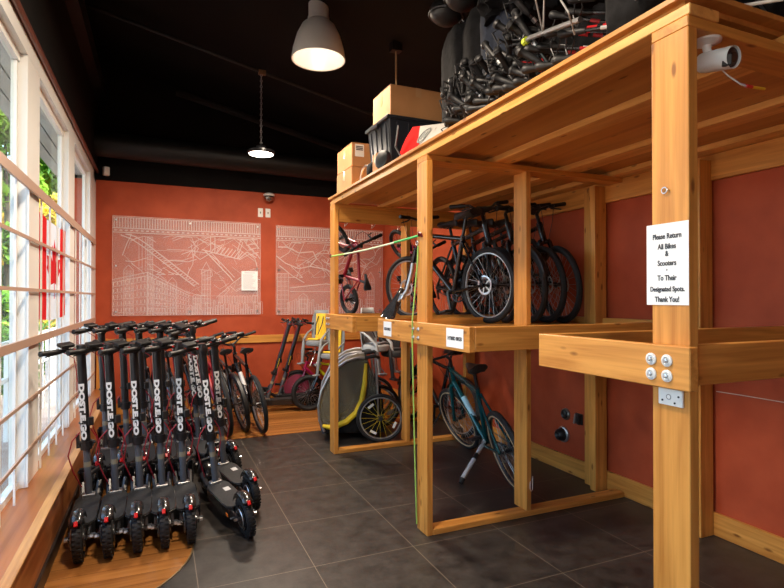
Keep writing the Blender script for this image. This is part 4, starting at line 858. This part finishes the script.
    # head, handlebar
    B().tube([tp - ax*.01, tp + ax*.02, tp + ax*.055], [.036, .040, .026], 14).xf(m4).build('stem_cap', BLACKM, t, smooth=True)
    hc = tp + ax*.028; P = [hc + V((-.035, -.27, .012)), hc + V((-.012, -.12, .006)), hc, hc + V((-.012, .12, .006)), hc + V((-.035, .27, .012))]
    hb = B().tube(P, .0135, 10).xf(m4).build('handlebar', BLACKM, t, smooth=True)
    for a, c in ((P[0], P[1]), (P[4], P[3])):
        d = (c - a).normalized(); B().tube([a - d*.01, a - d*.004, a + d*.005, a + d*.06, a + d*.115, a + d*.12], [.013, .019, .0175, .0165, .018, .015], 10).xf(m4).build('grip', GRIP, hb, smooth=True)
        q = a + d*.155; B().tube([q, q + V((.035, 0, -.012)), q + V((.052, 0, -.028)) - d*.10], [.010, .008, .004], 7).xf(m4).build('brake_lever', BLACKM, hb, smooth=True)
    d = (P[3] - P[4]).normalized(); q = P[4] + d*.17
    b = B().obox(q + V((-.005, 0, .035)), (.06, .085, .022), (0, -.3, 0)); b.obox(q + V((0, 0, .015)), (.03, .03, .03)); b.xf(m4).build('display', BLACK, hb, bevel=.004)
    B().cyl(q + d*.045 + V((-.022, 0, .0)), q + d*.045 + V((-.028, 0, .0)), .007, n=10).xf(m4).build('red_button', REDP, hb)
    q = P[0] - (P[0]-P[1]).normalized()*.18; B().ball(q + V((-.01, 0, .026)), (.022, .022, .016), 12, 8).xf(m4).build('bell', BLACKM, hb, smooth=True)
    b = B(); b.tube([P[4] + d*.14, hc + V((.07, .09, .0)), hc + V((.05, .02, -.06)), cl + ax*.3 + V((.03, 0, 0))], .003, 5); b.tube([P[0] + V((.0, .13, 0)), hc + V((.075, -.08, -.02)), hc + V((.05, -.02, -.08)), cl + ax*.3 + V((.03, 0, 0))], .003, 5); b.xf(m4).build('brake_cable', REDCAB, t)
    return t
# front row
fr = [(-.40, 91, 38, 'black electric scooter closest to the window ledge, first of the front row'), (-.25, 90, 34, 'black electric scooter second from the window ledge in the front row'), (-.10, 90, 42, 'black electric scooter in the middle of the five upright front row scooters'),
      (.045, 90.5, 36, 'black electric scooter fourth from the window ledge in the front row'), (.19, 91, 31, 'black electric scooter fifth from the ledge, last upright one of the front row')]
for x, a, st_, l in fr: scooter(l, (x, 3.49, .003), (R(-2.5), 0, R(a)), steer=st_)
scooter('leaning electric scooter turned out of line at the tile side of the front row', (.52, 3.44, 0), (R(-7), 0, R(101)), steer=22, badge=True, reflector=True)
scooter('second leaning electric scooter, just behind the one turned out of line', (.62, 3.86, 0), (R(-6), 0, R(101)), steer=26, badge=True, reflector=True)
sr = [(-.40, 4.62, 90, -2, 40, 'electric scooter by the ledge in the second row, behind the first'), (-.24, 4.64, 90, -2, 35, 'second row electric scooter, second from the window ledge'), (-.08, 4.62, 91, -3, 43, 'second row electric scooter, third from the window ledge'),
      (.08, 4.64, 90, -3, 38, 'second row electric scooter, fourth from the window ledge'), (.24, 4.63, 92, -4, 33, 'second row electric scooter, fifth from the window ledge'), (.44, 4.68, 96, -6, 30, 'second row electric scooter with stem tipped left, sixth from the ledge'),
      (.60, 4.66, 104, -9, 24, 'last electric scooter of the second row, tipped over toward the others')]
for x, y, a, ln_, st_, l in sr: scooter(l, (x, y, .003 if x < .2 else 0), (R(ln_), 0, R(a)), steer=st_ + 6, text=x > .4).scale = (1.06,) * 3
# two dark scooters leaning together against the far wall
SY2 = mat('yellow_stem_stripe', (.75, .48, .02), .4)
def parked(label, x, y, a, ln_):
    t = scooter(label, (x, y, .003), (R(ln_[0]), 0, R(a)), steer=20, text=False, rake=.20, group='scooters by the far wall')
    bs = V((.615, 0, .165)); tp = V((.335, 0, 1.125)); ax = (tp - bs).normalized()
    for sd in (-1, 1): B().bar(bs + ax*.40 + V((0, sd*.031, 0)), bs + ax*.55 + V((0, sd*.031, 0)), .034, .004).build('stem_stripe', SY2, t)
    return t
parked('black scooter with yellow stem stripe resting by the far wall rail, left of two', 1.93, 7.04, 176, (0, 4))
parked('black scooter with yellow stem stripe resting by the far wall rail, right of two', 2.14, 7.32, 178, (0, 5))
# ---------------------------------------------------------------- things on top of the rack
ZT = 2.4635
CARD = noisy('cardboard', (.38, .175, .062), (.48, .235, .09), 3, .8, detail=4); TAPE = mat('brown_tape', (.45, .25, .12), .25); LBLW = mat('shipping_label', (.75, .75, .72), .7)
def carton(name, label, x0, x1, y0, y1, z0, z1, lab=None):
    o_ = ((x0+x1)/2, (y0+y1)/2, z0); t = empty(name, o_, label=label, cat='box'); W, D, H = (x1-x0)/2, (y1-y0)/2, z1-z0
    B().box(-W, W, -D, D, 0, H).build('carton', CARD, t, bevel=.004)
    for sd in (-1, 1): B().obox((sd*W*.505, 0, H + .002), (W*.985, D*2, .003), (0, sd*.006, 0)).build('flap', CARD, t)
    b = B(); b.box(-.025, .025, -D - .001, D + .001, H + .004, H + .0052); b.box(-.025, .025, -D - .0014, -D, H - .07, H + .004); b.box(-W-.0014, -W, -.022, .022, H*.55, H*.99); b.build('tape', TAPE, t)
    if lab: B().box(*lab).build('label', LBLW, t)
    return t, W, D, H
t, W, D, H = carton('cardboard_box', 'lower cardboard box of the two stacked at the far end of the rack top', 1.575, 1.90, 4.50, 4.93, ZT, ZT + .195)
t, W, D, H = carton('cardboard_box', 'upper cardboard box with a printed label, stacked at the far end of the rack top', 1.58, 1.91, 4.51, 4.93, ZT + .202, ZT + .41)
B().box(-W + .03, -W + .115, -D - .0015, -D, H - .12, H - .01).build('label', LBLW, t)
b = B()
for k in range(3): b.box(-W + .038, -W + .105, -D - .0022, -D - .0015, H - .035 - k*.014, H - .026 - k*.014)
b.build('label_print', INK, t)
TOTE = mat('navy_black_tote', (.014, .018, .026), .35)
t = empty('storage_tote', (1.95, 4.10, ZT), label='large black plastic storage tote on the rack top under a cardboard box', cat='tote')
W, D, H = .29, .23, .47
def taper(z): return 1 - .12 * (1 - z / H)
b = B(); b.add([(sx*W*taper(z), sy*D*taper(z), z) for z in (0, H) for sx, sy in ((-1,-1),(1,-1),(1,1),(-1,1))], [(3,2,1,0),(4,5,6,7),(0,1,5,4),(1,2,6,5),(2,3,7,6),(3,0,4,7)]); b.build('tub', TOTE, t, bevel=.012, seg=2)
b = B()
for k in range(5): x = -W*.75 + k*W*.375; b.bar((x*.9, -D*.885, .02), (x, -D*.99, H-.05), .022, .012)
for k in range(4): y = -D*.7 + k*D*.46; b.bar((-W*.885, y*.9, .02), (-W*.99, y, H-.05), .022, .012)
b.build('rib', TOTE, t)
B().box(-W-.018, W+.018, -D-.018, D+.018, H-.028, H).build('lid', TOTE, t, bevel=.008, seg=2); B().box(-W-.03, -W-.012, -.06, .06, H-.055, H-.02).build('handle', TOTE, t, bevel=.004)
t, W, D, H = carton('cardboard_box', 'large wide cardboard box lying on the black storage tote', 1.70, 2.20, 3.92, 4.30, ZT + .478, ZT + .478 + .255)
t, W, D, H = carton('cardboard_box', 'small cardboard box tucked between the tote and the edge of the rack top', 1.56, 1.655, 3.84, 3.96, ZT, ZT + .15)
# red and white wedge bag with a ringed letter
o_ = (1.72, 3.19, ZT); t = empty('folded_awning', o_, label='red and white wedge shaped canvas with a ringed N, leaning below the big cardboard box', cat='canvas bag')
WB_ = mat('white_canvas', (.50, .47, .43), .95, spec=.05); RB_ = mat('red_canvas', (.62, .008, .006), .95, spec=.05)
def cf(u, v): return V((-.10 + .13*v - .02*sin(v*3), .42 - u*.62, .015 + v*(.29 - .15*u) ))
def cut(u0, u1, m, nm, sk): B().sheet(lambda u, v: cf(u0 + (u1-u0)*u + sk*(1-v)*.45 * (0 if (u0 == 0 and u < .5) or (u1 == 1 and u > .5) else 1), v), 8, 6, .02, (1, 0, 0)).build(nm, m, t, smooth=True)
cut(0, .20, RB_, 'red_panel', 1); cut(.20, 1, WB_, 'white_panel', 1)
c = cf(.52, .60); d1 = (cf(.53, .60) - cf(.52, .60)).normalized(); d2 = (cf(.52, .62) - cf(.52, .60)).normalized(); n_ = d1.cross(d2).normalized(); n_ = n_ if n_.x < 0 else -n_
B().ring(c + n_*.003, n_, .062, .007, 28, 5, .3).build('printed_ring', mat('dark_print', (.10, .12, .11), .7), t)
q = text_b('N', .09, c + n_*.003, d1, d2, bold=.004); q.build('lettering', bpy.data.materials['dark_print'], t)
B().tube([(-.09, .42, .30), (-.115, .42, .14), (-.12, .30, .03), (-.11, .1, .02)], .008, 6).build('edge_piping', BLACK, t)
# speaker, helmet, steel loop in front of the boxes
t = empty('round_speaker', (1.60, 3.80, ZT), label='round black disc shaped thing leaning between the small box and the red canvas', cat='speaker')
B().lathe([(.072, 0), (.078, .012), (.07, .04), (.04, .05)], (0, 0, .079), (-.9, -.3, .15), 26).build('disc_body', BLACK, t, smooth=True); B().lathe([(.04, -.004), (.035, .004)], (0, 0, .079), (-.9, -.3, .15), 20).build('cone', DARKF, t)
t = empty('steel_loop', (1.60, 4.22, ZT), label='bent chrome tube loop standing by the stacked cardboard boxes', cat='tube')
B().tube([(0, .12, .01), (0, .11, .07), (0, .07, .12), (0, 0, .135), (0, -.07, .12), (0, -.10, .08)], .009, 8).build('tube', CHROME, t, smooth=True); B().ball((.02, -.13, .068), (.05, .07, .068), 14, 10, power=.7).build('padded_end', DARKF, t, smooth=True)
t = empty('red_tool_roll', (1.62, 4.04, ZT), label='small dark red rolled cloth beside the steel loop', cat='cloth roll')
B().ball((0, 0, .036), (.03, .05, .035), 12, 8, power=.8, wr=.08, seed=4).build('roll', mat('dark_red_cloth', (.12, .015, .02), .8), t, smooth=True)
t = empty('carry_strap', (1.62, 3.98, ZT), label='none', cat='strap') if False else None
# black bags, garment bags and helmets
def bag(name, label, cat, x, y, z, r, p=.55, seed=1, rotz=0, extra=None, wr=.10, m=None):
    t = empty(name, (x, y, z), (0, 0, rotz), label=label, cat=cat)
    B().ball((0, 0, r[2]), r, 30, 20, power=p, wr=wr, fq=5/max(r), seed=seed).build('bag_body', m or DARKF, t, smooth=True)
    if extra: extra(t, r)
    return t
GZ = mat('dark_zip', (.10, .10, .11), .4, .6)
def zips(t, r):
    B().tube([(-r[0]*1.02, -r[1]*.6, r[2]*.5), (-r[0]*1.05, 0, r[2]*1.5), (-r[0]*1.02, r[1]*.5, r[2]*1.6)], .005, 6).build('zip', GZ, t)
    B().tube([(-r[0]*.3, 0, r[2]*1.9), (-r[0]*.2, 0, r[2]*2.15), (r[0]*.2, 0, r[2]*2.15), (r[0]*.3, 0, r[2]*1.9)], .012, 8).build('carry_handle', BLACK, t, smooth=True)
rack2 = empty('garment_rail', (2.0, 3.05, ZT), label='black garment rail standing on the rack top holding the hanging bags', cat='rail')
for dy in (-.42, .34): B().tube([(0, dy, .0), (0, dy, .99)], .014, 8).build('post', BLACKM, rack2); B().tube([(-.2, dy, .012), (.2, dy, .012)], .012, 8).build('foot', BLACKM, rack2)
B().tube([(0, -.46, .99), (0, .38, .99)], .014, 8).build('rail', BLACKM, rack2)
def garment(label, y, seed, zt=3.42, h=.74, w_=.18, m=None):
    t = empty('garment_bag', (1.93, y, zt - h - .05), label=label, cat='garment bag', group='hanging black garment bags')
    def f(u, v):
        a = u*2*pi; k = 1 - .35*max(0, (v - .8)/.2)**1.5; fo = 1 + .10*sin(a*5 + seed + v*2)
        return V((.085*cos(a)*fo*k, w_*sin(a)*fo*k, h*v))
    b = B(); n, mm = 30, 14; vs = [f(i/n, j/mm) for j in range(mm+1) for i in range(n)]
    b.add(vs, [(j*n+i, j*n+(i+1)%n, (j+1)*n+(i+1)%n, (j+1)*n+i) for j in range(mm) for i in range(n)] + [tuple(range(n)), tuple(range(mm*n, mm*n+n))]); b.build('cloth', m or DARKF, t, smooth=True)
    B().tube([(0, 0, h), (0, 0, h+.05), (.02, 0, h+.075), (.045, 0, h+.05)], .004, 6).build('hanger_hook', CHROME, t)
    return t
garment('black garment bag hanging at the far end of the garment rail', 3.24, 1); garment('black garment bag hanging second on the garment rail', 2.98, 3, h=.70)
garment('dark blue garment bag hanging nearest on the garment rail', 2.76, 5, h=.72, m=noisy('navy_fabric', (.003, .007, .018), (.007, .014, .032), 20, .85, bump=.3))
for i, (y, l) in enumerate(((3.34, 'black round helmet on top of the garment rail, farthest'), (3.12, 'black round helmet on the garment rail, second'), )):
    t = empty('helmet', (1.88, y, 3.475), label=l, cat='helmet', group='helmets')
    b = B().ball((0, 0, .05), (.125, .10, .095), 20, 12); b.build('shell', mat('matt_helmet', (.018, .018, .018), .4), t, smooth=True)
    B().ring((0, 0, .03), (.1, 0, 1), .118, .012, 24, 6).build('rim', BLACK, t); b = B()
    for k in range(3): b.obox((-.01, (k-1)*.05, .145 - abs(k-1)*.012), (.13, .014, .012), (0, 0, 0))
    b.build('vent', INK, t)
for i, (x, y, z, r, sd, l) in enumerate(((1.92, 2.62, 3.16, (.16, .20, .12), 3, 'crumpled black bag heaped highest above the walking poles'), (1.98, 2.28, 3.12, (.18, .20, .12), 8, 'crumpled black bag heaped second along above the walking poles'))):
    bag('soft_bag', l, 'bag', x, y, z, r, .8, sd, wr=.22, extra=zips)
bag('duffel_bag', 'black duffel bag standing upright between the poles and the near end of the rack top', 'bag', 1.80, 1.50, ZT, (.20, .12, .22), .45, 11, extra=zips, wr=.05)
bag('duffel_bag', 'big black duffel bag lying behind the walking poles', 'bag', 2.35, 2.45, ZT, (.24, .55, .32), .6, 15, extra=zips)
bag('duffel_bag', 'smooth black case at the near corner of the rack top', 'bag', 2.2, 1.30, ZT, (.16, .10, .12), .35, 19, extra=zips, wr=.02)
bag('duffel_bag', 'long black bag along the near edge of the rack top, by the chrome trolley', 'bag', 2.72, 1.62, ZT, (.34, .20, .20), .5, 23, extra=zips)
# pile of walking poles with cork-dark grips
PS = mat('pole_shaft_black', (.012, .012, .013), .25, coat=.4); PR = mat('pole_red', (.60, .015, .02), .3); PW = mat('pole_white', (.6, .6, .6), .4); PC = mat('pole_grey_grip', (.40, .39, .36), .7)
def pole(label, p, d, m_band, col, tip=.0):
    d = V(d).normalized(); q = V(p); t = empty('walking_pole', p, label=label, cat='pole', group='walking poles piled on the rack top')
    rot = d.to_track_quat('X', 'Z'); t.rotation_mode = 'QUATERNION'; t.rotation_quaternion = rot
    B().tube([(0, 0, 0), (.008, 0, 0), (.025, 0, 0), (.05, 0, 0), (.10, 0, 0), (.13, 0, 0)], [.012, .019, .021, .0155, .0145, .012], 12).build('grip', col, t, smooth=True)
    B().tube([(.13, 0, 0), (.50, 0, 0)], .0085, 8).build('shaft', PS, t, smooth=True); B().tube([(.50, 0, 0), (.86, 0, 0)], .0065, 8).build('lower_shaft', m_band, t, smooth=True)
    b = B()
    for a in (.20, .27, .40): b.tube([(a, 0, 0), (a + .045, 0, 0)], .0089, 8)
    b.build('shaft_band', m_band, t); B().cyl((.49, 0, 0), (.53, 0, 0), .012, n=10).build('locking_collar', CHROME if tip else BLACK, t)
    B().tube([(.03, .015, 0), (.02, .05, -.05), (.05, .045, -.10), (.075, .015, -.03), (.06, .01, 0)], .004, 5).build('wrist_strap', BLACK, t)
    return t
r3 = random.Random(21); protos = []; short = []
where = ('low in the heap', 'in the middle of the heap', 'high in the heap')
for k in range(34):
    f = k / 33; lay = k % 3; y = 1.92 + (k // 3) * .085 + r3.uniform(-.02, .02); x = 1.60 + lay * .07 + r3.uniform(-.02, .03); z = ZT + .05 + lay * .15 + r3.uniform(0, .06) + .05 * (y - 2)
    d = V((.55 + r3.uniform(-.3, .35), -.9 + r3.uniform(-.1, .5), -.14 - .06*lay + r3.uniform(-.05, .05)))
    if z + d.normalized().z * .88 < ZT + .012: d.z = -((z - ZT - .012) / .88) * math.hypot(d.x, d.y) * .98
    lab = 'black walking pole piled on the rack top with its grip pointing outward'
    if k < 4: protos.append(pole(lab, (x, y, z), d, (PR, PW, PR, PR)[k], GRIP, k % 2))
    else:
        o = dup(protos[k % 4], (x, y, z), (0, 0, 0), lab); o.rotation_mode = 'QUATERNION'; o.rotation_quaternion = d.normalized().to_track_quat('X', 'Z')
# shorter folded poles standing steeply in the heap, grips up
def short_pole(label, p, d):
    t = empty('folded_pole', p, label=label, cat='pole', group='folded poles standing in the heap'); t.rotation_mode = 'QUATERNION'; t.rotation_quaternion = V(d).normalized().to_track_quat('X', 'Z')
    B().tube([(-.012, 0, 0), (-.004, 0, 0), (.010, 0, 0), (.024, 0, 0), (.05, 0, 0), (.10, 0, 0), (.125, 0, 0)], [.008, .021, .025, .017, .0165, .016, .012], 12).build('grip', GRIP, t, smooth=True)
    B().tube([(.125, 0, 0), (.34, 0, 0)], .0095, 8).build('shaft', PS, t, smooth=True); B().tube([(.15, 0, 0), (.175, 0, 0)], .0115, 8).build('shaft_band', CHROME, t, smooth=True)
    B().tube([(.03, .015, 0), (.0, .05, -.03), (.06, .055, -.06), (.10, .02, -.03), (.08, .01, 0)], .005, 5).build('wrist_strap', BLACK, t)
    return t
sp = None
for k in range(40):
    y = 2.12 + (k // 2) * .043 + r3.uniform(-.03, .03); z = ZT + .12 + r3.random() * (.42 - .16 * (y - 2.1)); x = 1.585 + r3.uniform(0, .10)
    d = V((r3.uniform(.15, .9), r3.uniform(-.7, .5), -1 + r3.uniform(0, .7))).normalized()
    if z + d.z * .35 < ZT + .01: d.z = -(z - ZT - .01) / .36; h = math.sqrt(max(.01, 1 - d.z**2)) / max(.01, math.hypot(d.x, d.y)); d.x *= h; d.y *= h
    lab = 'short black pole standing grip up among the heap on the rack top'
    if not sp: sp = short_pole(lab, (x, y, z), d)
    else: o = dup(sp, (x, y, z), (0, 0, 0), lab); o.rotation_mode = 'QUATERNION'; o.rotation_quaternion = d.normalized().to_track_quat('X', 'Z')
# bike handlebar with cables poking out of the heap
t = empty('spare_handlebar', (1.60, 2.02, 2.72), (0, 0, R(-20)), label='spare silver handlebar with grey cables and a lime tag sticking out of the heap', cat='handlebar')
B().tube([(0, .26, .04), (.02, .10, .03), (.06, -.02, 0), (.12, -.25, -.06)], .012, 10).build('bar', ALU, t, smooth=True); B().tube([(0, .27, .04), (.008, .17, .035)], .018, 10).build('grip', GRIP, t, smooth=True); B().tube([(.010, .16, .034), (.014, .13, .033)], .0185, 10).build('lime_tag', mat('lime_tag', (.6, .75, .05), .5), t)
b = B(); b.tube([(.05, 0, 0), (-.02, -.10, .10), (-.01, -.26, .08), (.05, -.30, -.06), (.10, -.24, -.12)], .004, 6); b.tube([(.05, 0, .01), (0, -.16, .16), (.02, -.34, .10), (.07, -.36, -.04)], .004, 6); b.build('cable', mat('grey_cable', (.35, .35, .34), .4), t)
# chrome trolley at the near end
t = empty('folding_trolley', (2.45, 1.26, ZT), label='folded chrome tube trolley lying at the near end of the rack top', cat='trolley')
for x in (-.30, -.08, .14, .36): B().tube([(x, 0, .012), (x, .01, .36)], .014, 10).build('upright', CHROME, t, smooth=True)
B().tube([(-.32, -.02, .05), (.62, -.02, .02)], .009, 8).build('cross_tube', CHROME, t, smooth=True); B().tube([(-.30, .03, .28), (.40, .03, .26)], .012, 8).build('cross_tube', BLACKM, t, smooth=True)
for x in (-.30, .14): B().ring((x + .08, .06, .05), (0, 1, 0), .035, .014, 20, 8).build('castor', RUBBER, t, smooth=True)
